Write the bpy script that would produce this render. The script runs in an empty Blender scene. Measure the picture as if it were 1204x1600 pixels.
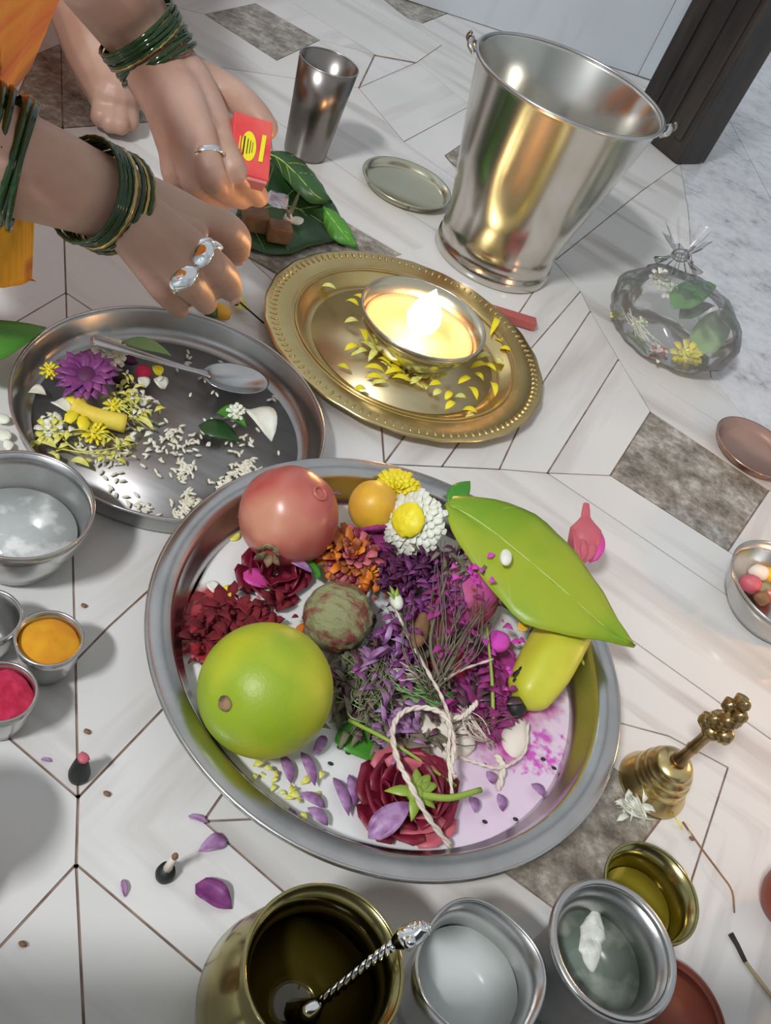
import bpy, bmesh, math, random
import numpy as np
from mathutils import Vector, Matrix, noise
random.seed(7)
SC = bpy.context.scene
COL = SC.collection
PI = math.pi

# ---------------------------------------------------------------- camera
F_PX, NX, NY, CX, CY, CAM_H = 1461., -62., 2195., 602., 800., .47
_n = np.array([NX-CX, NY-CY, F_PX]); _n /= np.linalg.norm(_n)      # straight down, in camera axes (x right, y down, z forward)
_z = -_n
_y = np.array([0, 0, 1.]) - _z[2]*_z; _y /= np.linalg.norm(_y)
_x = np.cross(_y, _z)
_M = np.array([_x, _y, _z])                                        # camera axes -> world
def W(px, py, z=0.):
    d = _M @ np.array([px-CX, py-CY, F_PX]); t = (z-CAM_H)/d[2]
    return Vector((d[0]*t, d[1]*t, z))
def RAD(px, py, z, r):                                             # real size of r pixels at that point
    return r/F_PX*(W(px, py, z)-Vector((0, 0, CAM_H))).length
cam = bpy.data.cameras.new('camera'); cam_o = bpy.data.objects.new('camera', cam); COL.objects.link(cam_o)
cx_, cy_, cz_ = _M @ np.array([1., 0, 0]), _M @ np.array([0, -1., 0]), _M @ np.array([0, 0, -1.])
m = Matrix.Identity(4)
for i in range(3):
    m[i][0], m[i][1], m[i][2] = cx_[i], cy_[i], cz_[i]
m[2][3] = CAM_H
cam_o.matrix_world = m
cam.sensor_fit = 'VERTICAL'; cam.sensor_height = 32.; cam.lens = 32.*F_PX/1600.; cam.clip_start = .01
SC.camera = cam_o
SC.view_settings.view_transform = 'Standard'; SC.view_settings.look = 'None'
SC.view_settings.gamma = 1; SC.view_settings.exposure = -0.13; SC.view_settings.use_curve_mapping = False

# ---------------------------------------------------------------- world + lights
wd = bpy.data.worlds.new('room_air'); SC.world = wd; wd.use_nodes = True
bg = wd.node_tree.nodes['Background']; bg.inputs[0].default_value = (.93, .96, 1, 1); bg.inputs[1].default_value = .56
def area(name, loc, target, sx, sy, power, col):
    l = bpy.data.lights.new(name, 'AREA'); l.shape = 'RECTANGLE'; l.size = sx; l.size_y = sy; l.energy = power; l.color = col
    o = bpy.data.objects.new(name, l); COL.objects.link(o); o.location = loc
    o.rotation_euler = (Vector(target)-Vector(loc)).to_track_quat('-Z', 'Y').to_euler(); return o
area('ceiling_lamp', (-1.0, -1.45, 2.5), (0, .4, 0), .45, .16, 76, (.97, .98, 1.0))
area('ceiling_lamp_far', (-.7, 2.6, 2.5), (0, .6, 0), 1.2, .2, 26, (.86, .94, 1.0))

# ---------------------------------------------------------------- materials
def newmat(name):
    mt = bpy.data.materials.new(name); mt.use_nodes = True
    nt = mt.node_tree; return mt, nt, nt.nodes['Principled BSDF']
def mat(name, c, rough=.5, metal=0., c2=None, scale=40., detail=3., bump=0., spec=.5, sss=0., trans=0., alpha=1., coat=0., stretch=None, lo=.38, hi=.62, bscale=None):
    mt, nt, b = newmat(name)
    b.inputs['Base Color'].default_value = (*c, 1); b.inputs['Roughness'].default_value = rough
    b.inputs['Metallic'].default_value = metal; b.inputs['Specular IOR Level'].default_value = spec
    b.inputs['Coat Weight'].default_value = coat; b.inputs['Transmission Weight'].default_value = trans
    if sss: b.inputs['Subsurface Weight'].default_value = sss; b.inputs['Subsurface Radius'].default_value = (.01, .004, .002); b.inputs['Subsurface Scale'].default_value = .5
    b.inputs['Alpha'].default_value = alpha
    if c2 or bump:
        tc = nt.nodes.new('ShaderNodeTexCoord'); mp = nt.nodes.new('ShaderNodeMapping'); nz = nt.nodes.new('ShaderNodeTexNoise')
        if stretch: mp.inputs['Scale'].default_value = stretch
        nz.inputs['Scale'].default_value = scale; nz.inputs['Detail'].default_value = detail
        nt.links.new(tc.outputs['Object'], mp.inputs[0]); nt.links.new(mp.outputs[0], nz.inputs[0])
        if c2:
            r = nt.nodes.new('ShaderNodeValToRGB'); r.color_ramp.elements[0].position = lo; r.color_ramp.elements[1].position = hi
            r.color_ramp.elements[0].color = (*c, 1); r.color_ramp.elements[1].color = (*c2, 1)
            nt.links.new(nz.outputs[0], r.inputs[0]); nt.links.new(r.outputs[0], b.inputs['Base Color'])
        if bump:
            n2 = nz
            if bscale:
                n2 = nt.nodes.new('ShaderNodeTexNoise'); n2.inputs['Scale'].default_value = bscale; n2.inputs['Detail'].default_value = 4
                nt.links.new(mp.outputs[0], n2.inputs[0])
            bp = nt.nodes.new('ShaderNodeBump'); bp.inputs['Strength'].default_value = bump; bp.inputs['Distance'].default_value = .002
            nt.links.new(n2.outputs[0], bp.inputs['Height']); nt.links.new(bp.outputs[0], b.inputs['Normal'])
    return mt
def marble(name, c, c2, ang, scale=9., mid=.55, rough=.13, stretch=9.):
    mt, nt, b = newmat(name)
    tc = nt.nodes.new('ShaderNodeTexCoord'); oi = nt.nodes.new('ShaderNodeObjectInfo')
    ad = nt.nodes.new('ShaderNodeVectorMath'); ad.operation = 'ADD'
    rm = nt.nodes.new('ShaderNodeVectorRotate'); rm.rotation_type = 'Z_AXIS'; rm.inputs['Angle'].default_value = -ang
    mp = nt.nodes.new('ShaderNodeMapping'); mp.inputs['Scale'].default_value = (1, stretch, 1)
    nz = nt.nodes.new('ShaderNodeTexNoise'); nz.inputs['Scale'].default_value = scale*.35; nz.inputs['Detail'].default_value = 5; nz.inputs['Distortion'].default_value = .25
    n3 = nt.nodes.new('ShaderNodeTexNoise'); n3.inputs['Scale'].default_value = 6; n3.inputs['Detail'].default_value = 2
    nt.links.new(tc.outputs['Object'], ad.inputs[0]); nt.links.new(oi.outputs['Random'], ad.inputs[1])
    nt.links.new(ad.outputs[0], rm.inputs['Vector']); nt.links.new(rm.outputs[0], mp.inputs[0]); nt.links.new(mp.outputs[0], nz.inputs[0]); nt.links.new(tc.outputs['Object'], n3.inputs[0])
    r = nt.nodes.new('ShaderNodeValToRGB'); e = r.color_ramp.elements
    e[0].position = .32; e[0].color = (*c2, 1); e[1].position = mid; e[1].color = (*c, 1)
    nt.links.new(nz.outputs[0], r.inputs[0])
    mx = nt.nodes.new('ShaderNodeMix'); mx.data_type = 'RGBA'; mx.blend_type = 'MULTIPLY'; mx.inputs[0].default_value = .35
    r2 = nt.nodes.new('ShaderNodeValToRGB'); r2.color_ramp.elements[0].position = .3; r2.color_ramp.elements[0].color = (.72, .73, .75, 1); r2.color_ramp.elements[1].position = .65; r2.color_ramp.elements[1].color = (1, 1, 1, 1)
    nt.links.new(n3.outputs[0], r2.inputs[0]); nt.links.new(r.outputs[0], mx.inputs[6]); nt.links.new(r2.outputs[0], mx.inputs[7])
    nt.links.new(mx.outputs[2], b.inputs['Base Color']); b.inputs['Roughness'].default_value = rough
    return mt
def granite(name, cols, scale, rough=.2):
    mt, nt, b = newmat(name)
    tc = nt.nodes.new('ShaderNodeTexCoord'); nz = nt.nodes.new('ShaderNodeTexNoise'); nz.inputs['Scale'].default_value = scale; nz.inputs['Detail'].default_value = 6; nz.inputs['Roughness'].default_value = .7
    n2 = nt.nodes.new('ShaderNodeTexNoise'); n2.inputs['Scale'].default_value = scale*.3; n2.inputs['Detail'].default_value = 2
    md = nt.nodes.new('ShaderNodeMath'); md.operation = 'MULTIPLY_ADD'; md.inputs[1].default_value = .45
    nt.links.new(tc.outputs['Object'], nz.inputs[0]); nt.links.new(tc.outputs['Object'], n2.inputs[0])
    m3 = nt.nodes.new('ShaderNodeMath'); m3.operation = 'MULTIPLY'; m3.inputs[1].default_value = .6
    nt.links.new(nz.outputs[0], m3.inputs[0]); nt.links.new(n2.outputs[0], md.inputs[0]); nt.links.new(m3.outputs[0], md.inputs[2])
    r = nt.nodes.new('ShaderNodeValToRGB'); e = r.color_ramp.elements
    while len(e) < len(cols): e.new(.5)
    for i, (p_, c_) in enumerate(cols): e[i].position = p_; e[i].color = (*c_, 1)
    nt.links.new(md.outputs[0], r.inputs[0]); nt.links.new(r.outputs[0], b.inputs['Base Color']); b.inputs['Roughness'].default_value = rough
    return mt
UANG = math.radians(-14.); VANG = math.radians(77.)
M = {}
M['marble_u'] = marble('marble_u', (.74, .73, .70), (.56, .53, .50), UANG, mid=.50)
M['marble_v'] = marble('marble_v', (.75, .74, .71), (.60, .57, .54), VANG, mid=.50)
M['marble_plain'] = marble('marble_plain', (.75, .74, .72), (.66, .65, .63), UANG, mid=.45)
M['marble_wall'] = marble('marble_wall', (.60, .65, .69), (.53, .58, .62), VANG, mid=.45, rough=.22)
def chevron(name, P, op, c, c2, scale=16.):
    mt, nt, b = newmat(name)
    tc = nt.nodes.new('ShaderNodeTexCoord'); sb = nt.nodes.new('ShaderNodeVectorMath'); sb.operation = 'SUBTRACT'; sb.inputs[1].default_value = P
    rm = nt.nodes.new('ShaderNodeVectorRotate'); rm.rotation_type = 'Z_AXIS'; rm.inputs['Angle'].default_value = -math.radians(-13.5)
    sp = nt.nodes.new('ShaderNodeSeparateXYZ'); mm = nt.nodes.new('ShaderNodeMath'); mm.operation = op
    ad = nt.nodes.new('ShaderNodeMath'); ad.operation = 'ADD'; m1 = nt.nodes.new('ShaderNodeMath'); m1.operation = 'MULTIPLY'; m1.inputs[1].default_value = .10
    cb = nt.nodes.new('ShaderNodeCombineXYZ'); nz = nt.nodes.new('ShaderNodeTexNoise'); nz.inputs['Scale'].default_value = scale*3; nz.inputs['Detail'].default_value = 4
    n2 = nt.nodes.new('ShaderNodeTexNoise'); n2.inputs['Scale'].default_value = 8
    L = nt.links.new
    L(tc.outputs['Object'], sb.inputs[0]); L(sb.outputs[0], rm.inputs['Vector']); L(rm.outputs[0], sp.inputs[0])
    L(sp.outputs[0], mm.inputs[0]); L(sp.outputs[1], mm.inputs[1]); L(sp.outputs[0], ad.inputs[0]); L(sp.outputs[1], ad.inputs[1]); L(ad.outputs[0], m1.inputs[0])
    L(mm.outputs[0], cb.inputs[0]); L(m1.outputs[0], cb.inputs[1]); L(cb.outputs[0], nz.inputs[0]); L(tc.outputs['Object'], n2.inputs[0])
    mu = nt.nodes.new('ShaderNodeMath'); mu.operation = 'MULTIPLY_ADD'; mu.inputs[1].default_value = .35; L(n2.outputs[0], mu.inputs[0]); L(nz.outputs[0], mu.inputs[2])
    r = nt.nodes.new('ShaderNodeValToRGB'); e = r.color_ramp.elements; e[0].position = .50; e[0].color = (*c2, 1); e[1].position = .68; e[1].color = (*c, 1)
    L(mu.outputs[0], r.inputs[0]); L(r.outputs[0], b.inputs['Base Color']); b.inputs['Roughness'].default_value = .13
    return mt
M['chevron_right'] = chevron('chevron_right', W(900, 1330), 'MAXIMUM', (.74, .72, .69), (.56, .52, .49))
M['chevron_left'] = chevron('chevron_left', W(171, 1298), 'MINIMUM', (.75, .745, .72), (.62, .60, .57))
M['granite'] = granite('granite', [(.40, (.13, .11, .09)), (.47, (.22, .19, .155)), (.54, (.30, .27, .225)), (.66, (.52, .50, .45))], 120)
M['speckle'] = granite('speckle', [(.36, (.34, .34, .36)), (.44, (.54, .54, .56)), (.52, (.64, .645, .665)), (.62, (.71, .71, .73))], 70)
M['grout'] = mat('grout', (.17, .11, .08), .9, c2=(.30, .22, .17), scale=60)
M['plaster'] = mat('plaster', (.62, .66, .68), .8, c2=(.58, .62, .64), scale=5)
M['ceiling'] = mat('ceiling_paint', (.72, .74, .74), .9)
M['steel'] = mat('steel', (.62, .61, .60), .25, 1., c2=(.52, .52, .51), scale=30, bump=.04, bscale=120)
M['steel_dull'] = mat('steel_dull', (.46, .46, .455), .30, 1., c2=(.40, .40, .39), scale=25, bump=.05, bscale=90)
M['steel_floor'] = mat('steel_brushed', (.34, .335, .33), .42, 1., c2=(.41, .40, .39), scale=20, stretch=(1, 5, 1))
M['steel_dark'] = mat('steel_dark', (.27, .25, .23), .28, 1.)
M['bucket'] = mat('bucket_steel', (.66, .64, .59), .19, 1., c2=(.60, .57, .50), scale=14, bump=.03, bscale=30)
M['brass'] = mat('brass', (.74, .59, .28), .26, 1., c2=(.66, .50, .22), scale=22, bump=.05, bscale=60)
M['brass_floor'] = mat('brass_brushed', (.60, .51, .30), .36, 1., c2=(.66, .56, .34), scale=12, stretch=(1, 4, 1))
M['brass_pot'] = mat('brass_pot', (.42, .38, .18), .18, 1., c2=(.33, .28, .12), scale=26, bump=.03, bscale=60)
M['brass_dark'] = mat('brass_tarnished', (.46, .34, .16), .32, 1., c2=(.30, .20, .09), scale=60)
M['copper'] = mat('copper', (.66, .42, .34), .26, 1., c2=(.60, .36, .28), scale=20)
M['lid_brass'] = mat('pale_brass', (.62, .60, .45), .22, 1.)
M['wood'] = mat('dark_wood', (.014, .012, .011), .5, c2=(.045, .036, .028), scale=7, stretch=(6, 6, 1), lo=.4, hi=.75, bump=.2)
M['skin'] = mat('skin', (.43, .25, .18), .45, c2=(.52, .34, .26), scale=18, sss=.12, bump=.10, bscale=320)
M['skin_dark'] = mat('skin_dark', (.27, .14, .10), .5, c2=(.33, .18, .13), scale=18, bump=.15, bscale=250)
M['nail'] = mat('nail', (.68, .42, .36), .25)
M['sari'] = mat('sari_orange', (.86, .33, .03), .7, c2=(.80, .20, .03), scale=6, stretch=(3, 3, .6), lo=.45, hi=.6, bump=.15, bscale=200)
M['sari_hem'] = mat('sari_hem', (.90, .45, .02), .6, c2=(.45, .10, .02), scale=22, lo=.54, hi=.66)
M['sari_band'] = mat('sari_band', (.34, .08, .02), .6, c2=(.7, .25, .03), scale=60)
M['hair'] = mat('hair', (.015, .012, .010), .45)
M['glass_green'] = mat('green_glass', (.010, .042, .008), .10, spec=.5, coat=.15)
M['glass_gold'] = mat('gold_glass', (.42, .32, .12), .18, 1.)
M['ghee'] = mat('ghee', (.40, .25, .17), .4, c2=(.34, .21, .14), scale=40)
M['silver'] = mat('silver', (.85, .86, .86), .12, 1.)
M['box_red'] = mat('box_red', (.74, .055, .06), .45, c2=(.80, .12, .10), scale=40)
M['box_pink'] = mat('box_side', (.66, .22, .22), .5)
M['yellow_ink'] = mat('yellow_ink', (.92, .78, .02), .5)
M['black'] = mat('black', (.012, .016, .014), .55)
M['foil'] = mat('foil', (.78, .76, .84), .2, .7, c2=(.5, .48, .6), scale=90, bump=.5)
M['leaf'] = mat('leaf_lime', (.18, .34, .012), .38, c2=(.34, .42, .02), scale=14, bump=.12, bscale=80)
M['leaf_dark'] = mat('leaf_dark', (.018, .062, .016), .36, c2=(.035, .10, .025), scale=22, bump=.12)
M['leaf_mid'] = mat('leaf_mid', (.05, .24, .02), .35, c2=(.08, .30, .03), scale=22)
M['leaf_pale'] = mat('leaf_pale', (.22, .38, .13), .4, c2=(.30, .46, .20), scale=40)
M['vein'] = mat('leaf_vein', (.42, .56, .12), .4)
M['stem'] = mat('stem_green', (.30, .42, .06), .4)
M['lime'] = mat('sweet_lime_peel', (.30, .42, .02), .42, c2=(.62, .60, .03), scale=17, detail=2, lo=.42, hi=.66, bump=.12, bscale=420, sss=.05)
M['pom'] = mat('pomegranate_skin', (.60, .27, .17), .30, c2=(.46, .085, .08), scale=14, detail=3, lo=.38, hi=.56, bump=.04, sss=.03)
M['crown'] = mat('dry_crown', (.33, .21, .10), .7, c2=(.10, .07, .04), scale=160)
M['nut'] = mat('rough_ball', (.27, .28, .13), .75, c2=(.22, .06, .045), scale=70, lo=.44, hi=.60, bump=1.0, bscale=200, stretch=(1, 2.2, 1))
M['yfruit'] = mat('yellow_fruit', (.82, .50, .03), .4, c2=(.72, .38, .05), scale=60, bump=.1)
M['banana'] = mat('banana_skin', (.56, .57, .04), .40, c2=(.70, .66, .07), scale=22, bump=.05)
M['gulal'] = mat('magenta_powder', (.36, .04, .22), .9, c2=(.20, .02, .10), scale=110, bump=.6)
M['gulal_bright'] = mat('bright_magenta_powder', (.68, .08, .50), .9, c2=(.60, .06, .40), scale=150, bump=.3)
M['pinkfruit'] = mat('powdered_fruit', (.40, .07, .11), .6, c2=(.54, .08, .32), scale=55, lo=.42, hi=.58, bump=.2)
M['redpowder'] = mat('maroon_powder', (.20, .010, .018), .85, c2=(.12, .006, .012), scale=70, bump=.9)
M['kumkum'] = mat('kumkum', (.46, .012, .05), .9, c2=(.58, .03, .09), scale=160, bump=.9)
M['turmeric'] = mat('turmeric', (.70, .33, .012), .9, c2=(.62, .25, .01), scale=60, bump=.5)
M['rose'] = mat('rose_petal', (.15, .006, .020), .45, c2=(.24, .015, .04), scale=60, bump=.15)
M['rosepink'] = mat('rose_pink', (.55, .12, .16), .5)
M['hotpink'] = mat('hot_pink', (.62, .06, .32), .5)
M['purple'] = mat('purple_petal', (.17, .03, .16), .5, c2=(.26, .06, .22), scale=120)
M['purple_dark'] = mat('purple_core', (.09, .012, .07), .6)
M['lilac'] = mat('lilac_petal', (.42, .24, .44), .45, c2=(.24, .09, .24), scale=140)
M['yfl'] = mat('yellow_tube', (.80, .60, .06), .5, c2=(.84, .70, .10), scale=60)
M['yellow'] = mat('yellow_petal', (.90, .78, .03), .5, c2=(.84, .70, .02), scale=120)
M['yellow_pale'] = mat('pale_yellow_petal', (.80, .80, .28), .5, c2=(.70, .66, .06), scale=260)
M['white_petal'] = mat('white_petal', (.84, .86, .76), .5, c2=(.76, .78, .62), scale=140)
M['orange'] = mat('orange_petal', (.78, .22, .01), .55, c2=(.30, .05, .01), scale=110)
M['ybrown'] = mat('brown_orange_petal', (.22, .04, .02), .6, c2=(.42, .12, .02), scale=120)
M['debris'] = mat('debris', (.06, .035, .03), .4, c2=(.14, .05, .09), scale=60)
M['drygrass'] = mat('dry_grass', (.13, .14, .07), .7, c2=(.22, .16, .13), scale=60)
M['thread'] = mat('cotton_thread', (.78, .73, .60), .8, c2=(.70, .58, .52), scale=140, bump=.4)
M['rice'] = mat('rice', (.82, .80, .70), .6, c2=(.72, .69, .52), scale=200)
M['jaggery'] = mat('brown_block', (.20, .10, .045), .6, c2=(.28, .15, .07), scale=80, bump=.3)
M['cotton'] = mat('cotton', (.80, .72, .62), .9)
M['char'] = mat('charred_wood', (.03, .025, .018), .8)
M['stickw'] = mat('match_wood', (.42, .34, .18), .7)
M['clay'] = mat('clay_red', (.27, .055, .03), .5, c2=(.22, .04, .02), scale=30)
M['redstick'] = mat('red_stick', (.42, .10, .09), .5)
M['oil'] = mat('oil', (.36, .30, .03), .05, spec=.6, coat=.4)
M['darkoil'] = mat('dark_oil', (.075, .055, .008), .04, spec=.7, coat=.5)
M['milkcup'] = mat('milk', (.80, .86, .83), .12, spec=.5)
M['flesh'] = mat('fruit_flesh', (.72, .62, .40), .5)
M['sugar'] = mat('sugar', (.62, .64, .56), .5, c2=(.75, .77, .70), scale=200, bump=.5)
# water surface: clear with a greyish floor seen through
M['water'] = mat('water', (.85, .92, .92), .03, trans=1.); M['water'].node_tree.nodes['Principled BSDF'].inputs['IOR'].default_value = 1.33
def m_plastic():
    mt, nt, b = newmat('thin_plastic'); nt.nodes.remove(b); out = nt.nodes['Material Output']
    tr = nt.nodes.new('ShaderNodeBsdfTransparent'); tr.inputs[0].default_value = (.95, .96, .96, 1)
    gl = nt.nodes.new('ShaderNodeBsdfGlossy'); gl.inputs['Roughness'].default_value = .12
    df = nt.nodes.new('ShaderNodeBsdfDiffuse'); df.inputs[0].default_value = (.80, .80, .81, 1)
    fr = nt.nodes.new('ShaderNodeFresnel'); fr.inputs[0].default_value = 1.45
    m1 = nt.nodes.new('ShaderNodeMixShader'); m2 = nt.nodes.new('ShaderNodeMixShader'); m1.inputs[0].default_value = .14
    nt.links.new(tr.outputs[0], m1.inputs[1]); nt.links.new(df.outputs[0], m1.inputs[2])
    nt.links.new(fr.outputs[0], m2.inputs[0]); nt.links.new(m1.outputs[0], m2.inputs[1]); nt.links.new(gl.outputs[0], m2.inputs[2])
    nt.links.new(m2.outputs[0], out.inputs[0]); return mt
M['plastic'] = m_plastic()
def m_flame():
    mt, nt, b = newmat('flame'); b.inputs['Base Color'].default_value = (0, 0, 0, 1)
    b.inputs['Emission Color'].default_value = (1, .50, .20, 1); b.inputs['Emission Strength'].default_value = 30; return mt
M['flame'] = m_flame()
def m_offering():
    """white milk-and-curd layer, stained maroon on one side and magenta on the other"""
    mt, nt, b = newmat('offering_milk'); tc = nt.nodes.new('ShaderNodeTexCoord')
    def stain(c, r0, r1, colr, nscale, lo, hi, prev):
        vd = nt.nodes.new('ShaderNodeVectorMath'); vd.operation = 'DISTANCE'; vd.inputs[1].default_value = c
        nt.links.new(tc.outputs['Object'], vd.inputs[0])
        mr = nt.nodes.new('ShaderNodeMapRange'); mr.inputs[1].default_value = r0; mr.inputs[2].default_value = r1; mr.inputs[3].default_value = .35; mr.inputs[4].default_value = -.45
        nt.links.new(vd.outputs['Value'], mr.inputs[0])
        nz = nt.nodes.new('ShaderNodeTexNoise'); nz.inputs['Scale'].default_value = nscale; nz.inputs['Detail'].default_value = 5; nt.links.new(tc.outputs['Object'], nz.inputs[0])
        ad = nt.nodes.new('ShaderNodeMath'); ad.operation = 'ADD'; nt.links.new(mr.outputs[0], ad.inputs[0]); nt.links.new(nz.outputs[0], ad.inputs[1])
        m2 = nt.nodes.new('ShaderNodeMapRange'); m2.inputs[1].default_value = lo; m2.inputs[2].default_value = hi; nt.links.new(ad.outputs[0], m2.inputs[0])
        mx = nt.nodes.new('ShaderNodeMix'); mx.data_type = 'RGBA'; nt.links.new(m2.outputs[0], mx.inputs[0])
        if prev is None: mx.inputs[6].default_value = (.78, .79, .77, 1)
        else: nt.links.new(prev, mx.inputs[6])
        mx.inputs[7].default_value = (*colr, 1); return mx.outputs[2]
    O = BIGC
    def rel(px, py): p = W(px, py, .010); return (p.x-O.x, p.y-O.y, .0)
    s = stain(rel(800, 1190), .03, .14, (.76, .60, .73), 18, .30, .72, None)
    s = stain(rel(325, 985), .016, .055, (.40, .035, .045), 45, .45, .62, s)
    s = stain(rel(750, 1080), .02, .085, (.50, .06, .32), 55, .42, .66, s)
    s = stain(rel(840, 1180), .0, .055, (.62, .10, .50), 150, .56, .70, s)
    s = stain(rel(400, 930), .0, .05, (.60, .10, .10), 120, .60, .72, s)
    nt.links.new(s, b.inputs['Base Color']); b.inputs['Roughness'].default_value = .22
    nz = nt.nodes.new('ShaderNodeTexNoise'); nz.inputs['Scale'].default_value = 60; nt.links.new(tc.outputs['Object'], nz.inputs[0])
    bp = nt.nodes.new('ShaderNodeBump'); bp.inputs['Strength'].default_value = .3; bp.inputs['Distance'].default_value = .002; nt.links.new(nz.outputs[0], bp.inputs['Height']); nt.links.new(bp.outputs[0], b.inputs['Normal'])
    return mt

# ---------------------------------------------------------------- helpers
def tag(o, label=None, cat=None, group=None, kind=None):
    if label: o['label'] = label
    if cat: o['category'] = cat
    if group: o['group'] = group
    if kind: o['kind'] = kind
    return o
def thing(name, label, cat, loc, group=None):
    o = bpy.data.objects.new(name, None); o.empty_display_size = .01; COL.objects.link(o); o.location = loc
    tag(o, label, cat, group); return o
def wloc(o):
    v = Vector((0, 0, 0))
    while o: v = v+o.location; o = o.parent
    return v
def obj(name, bm, material, parent=None, smooth=True, origin=None):
    """bm is in world coordinates; the origin goes to the parent's base, or to the lowest middle of a lone mesh"""
    if parent is not None: org = wloc(parent)
    elif origin is not None: org = Vector(origin)
    else:
        co = [v.co for v in bm.verts]
        org = Vector(((min(c.x for c in co)+max(c.x for c in co))/2, (min(c.y for c in co)+max(c.y for c in co))/2, min(c.z for c in co)))
    bmesh.ops.translate(bm, verts=bm.verts, vec=-org)
    bmesh.ops.recalc_face_normals(bm, faces=bm.faces)
    me = bpy.data.meshes.new(name); bm.to_mesh(me); bm.free()
    if smooth: me.polygons.foreach_set('use_smooth', [True]*len(me.polygons))
    if material: me.materials.append(M[material] if isinstance(material, str) else material)
    o = bpy.data.objects.new(name, me); COL.objects.link(o)
    if parent is not None: o.parent = parent
    else: o.location = org
    return o
def lathe(prof, c, seg=64, bm=None, closed=False, mtx=None, wob=None):
    bm = bm or bmesh.new(); rings = []
    c = Vector(c)
    for r, z in prof:
        if r < 1e-6:
            p = Vector((0, 0, z)); p = mtx @ p if mtx else p
            rings.append([bm.verts.new(c+p)]); continue
        ring = []
        for k in range(seg):
            a = 2*PI*k/seg; rr = r*(wob(a, z) if wob else 1)
            p = Vector((rr*math.cos(a), rr*math.sin(a), z)); p = mtx @ p if mtx else p
            ring.append(bm.verts.new(c+p))
        rings.append(ring)
    for a, b in zip(rings, rings[1:]+([rings[0]] if closed else [])):
        if len(a) == 1 and len(b) == 1: continue
        for k in range(seg):
            k2 = (k+1) % seg
            if len(a) == 1: bm.faces.new((a[0], b[k], b[k2]))
            elif len(b) == 1: bm.faces.new((a[k], b[0], a[k2]))
            else: bm.faces.new((a[k], b[k], b[k2], a[k2]))
    return bm
def smooth_path(pts, n=6):
    pts = [Vector(p) for p in pts]
    if len(pts) < 3: return pts
    out = []
    P = [pts[0]*2-pts[1]]+pts+[pts[-1]*2-pts[-2]]
    for i in range(1, len(P)-2):
        for k in range(n):
            t = k/n; a, b, c, d = P[i-1], P[i], P[i+1], P[i+2]
            out.append(.5*((2*b)+(c-a)*t+(2*a-5*b+4*c-d)*t*t+(3*b-a-3*c+d)*t**3))
    out.append(pts[-1]); return out
def tube(pts, rad, seg=8, bm=None, caps=True):
    bm = bm or bmesh.new(); pts = [Vector(p) for p in pts]; n = len(pts)
    rads = [rad]*n if isinstance(rad, (int, float)) else list(rad)
    if len(rads) != n:
        src = rads; rads = [float(np.interp(i/(n-1)*(len(src)-1), range(len(src)), src)) for i in range(n)]
    rings = []; up = None
    for i, p in enumerate(pts):
        t = (pts[min(i+1, n-1)]-pts[max(i-1, 0)]).normalized()
        if up is None: up = t.orthogonal().normalized()
        up = (up-t*up.dot(t))
        if up.length < 1e-5: up = t.orthogonal()
        up.normalize(); s = t.cross(up)
        rings.append([bm.verts.new(p+(up*math.cos(2*PI*k/seg)+s*math.sin(2*PI*k/seg))*rads[i]) for k in range(seg)])
    for a, b in zip(rings, rings[1:]):
        for k in range(seg): bm.faces.new((a[k], b[k], b[(k+1) % seg], a[(k+1) % seg]))
    if caps: bm.faces.new(rings[0][::-1]); bm.faces.new(rings[-1])
    return bm
def ball(c, r, bm=None, u=24, v=14, mtx=None, nz=0., nf=40., scale=(1, 1, 1)):
    bm = bm or bmesh.new(); c = Vector(c)
    T = (mtx or Matrix.Identity(3)).to_4x4() @ Matrix.Diagonal((*scale, 1))
    res = bmesh.ops.create_uvsphere(bm, u_segments=u, v_segments=v, radius=r, matrix=T)
    for w in res['verts']:
        if nz: w.co += w.co.normalized()*noise.noise(w.co*nf+c*10)*nz
        w.co += c
    return bm
def box(c, sx, sy, sz, mtx=None, bm=None, bev=.0):
    bm2 = bmesh.new(); bmesh.ops.create_cube(bm2, size=1, matrix=Matrix.Diagonal((sx, sy, sz, 1)))
    if bev: bmesh.ops.bevel(bm2, geom=bm2.edges[:], offset=bev, segments=2, affect='EDGES', profile=.5)
    T = Matrix.Translation(Vector(c)) @ ((mtx or Matrix.Identity(3)).to_4x4())
    bmesh.ops.transform(bm2, matrix=T, verts=bm2.verts)
    if bm is None: return bm2
    me = bpy.data.meshes.new('t'); bm2.to_mesh(me); bm2.free(); bm.from_mesh(me); bpy.data.meshes.remove(me); return bm
def prism(poly, z0, z1, bm=None):
    bm = bm or bmesh.new()
    lo = [bm.verts.new((p[0], p[1], z0)) for p in poly]; hi = [bm.verts.new((p[0], p[1], z1)) for p in poly]
    n = len(poly); bm.faces.new(lo[::-1]); bm.faces.new(hi)
    for i in range(n): bm.faces.new((lo[i], lo[(i+1) % n], hi[(i+1) % n], hi[i]))
    return bm
def inset(poly, d):
    P = [Vector((p[0], p[1])) for p in poly]; n = len(P)
    A = sum(P[i].x*P[(i+1) % n].y-P[(i+1) % n].x*P[i].y for i in range(n))
    if A < 0: P = P[::-1]
    out = []
    for i in range(n):
        a, b, c = P[i-1], P[i], P[(i+1) % n]
        e1, e2 = (b-a).normalized(), (c-b).normalized()
        n1, n2 = Vector((-e1.y, e1.x)), Vector((-e2.y, e2.x)); k = max(.3, 1+n1.dot(n2))
        out.append(b+(n1+n2)*d/k)
    return out
def rotz(a): return Matrix.Rotation(a, 3, 'Z')
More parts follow.
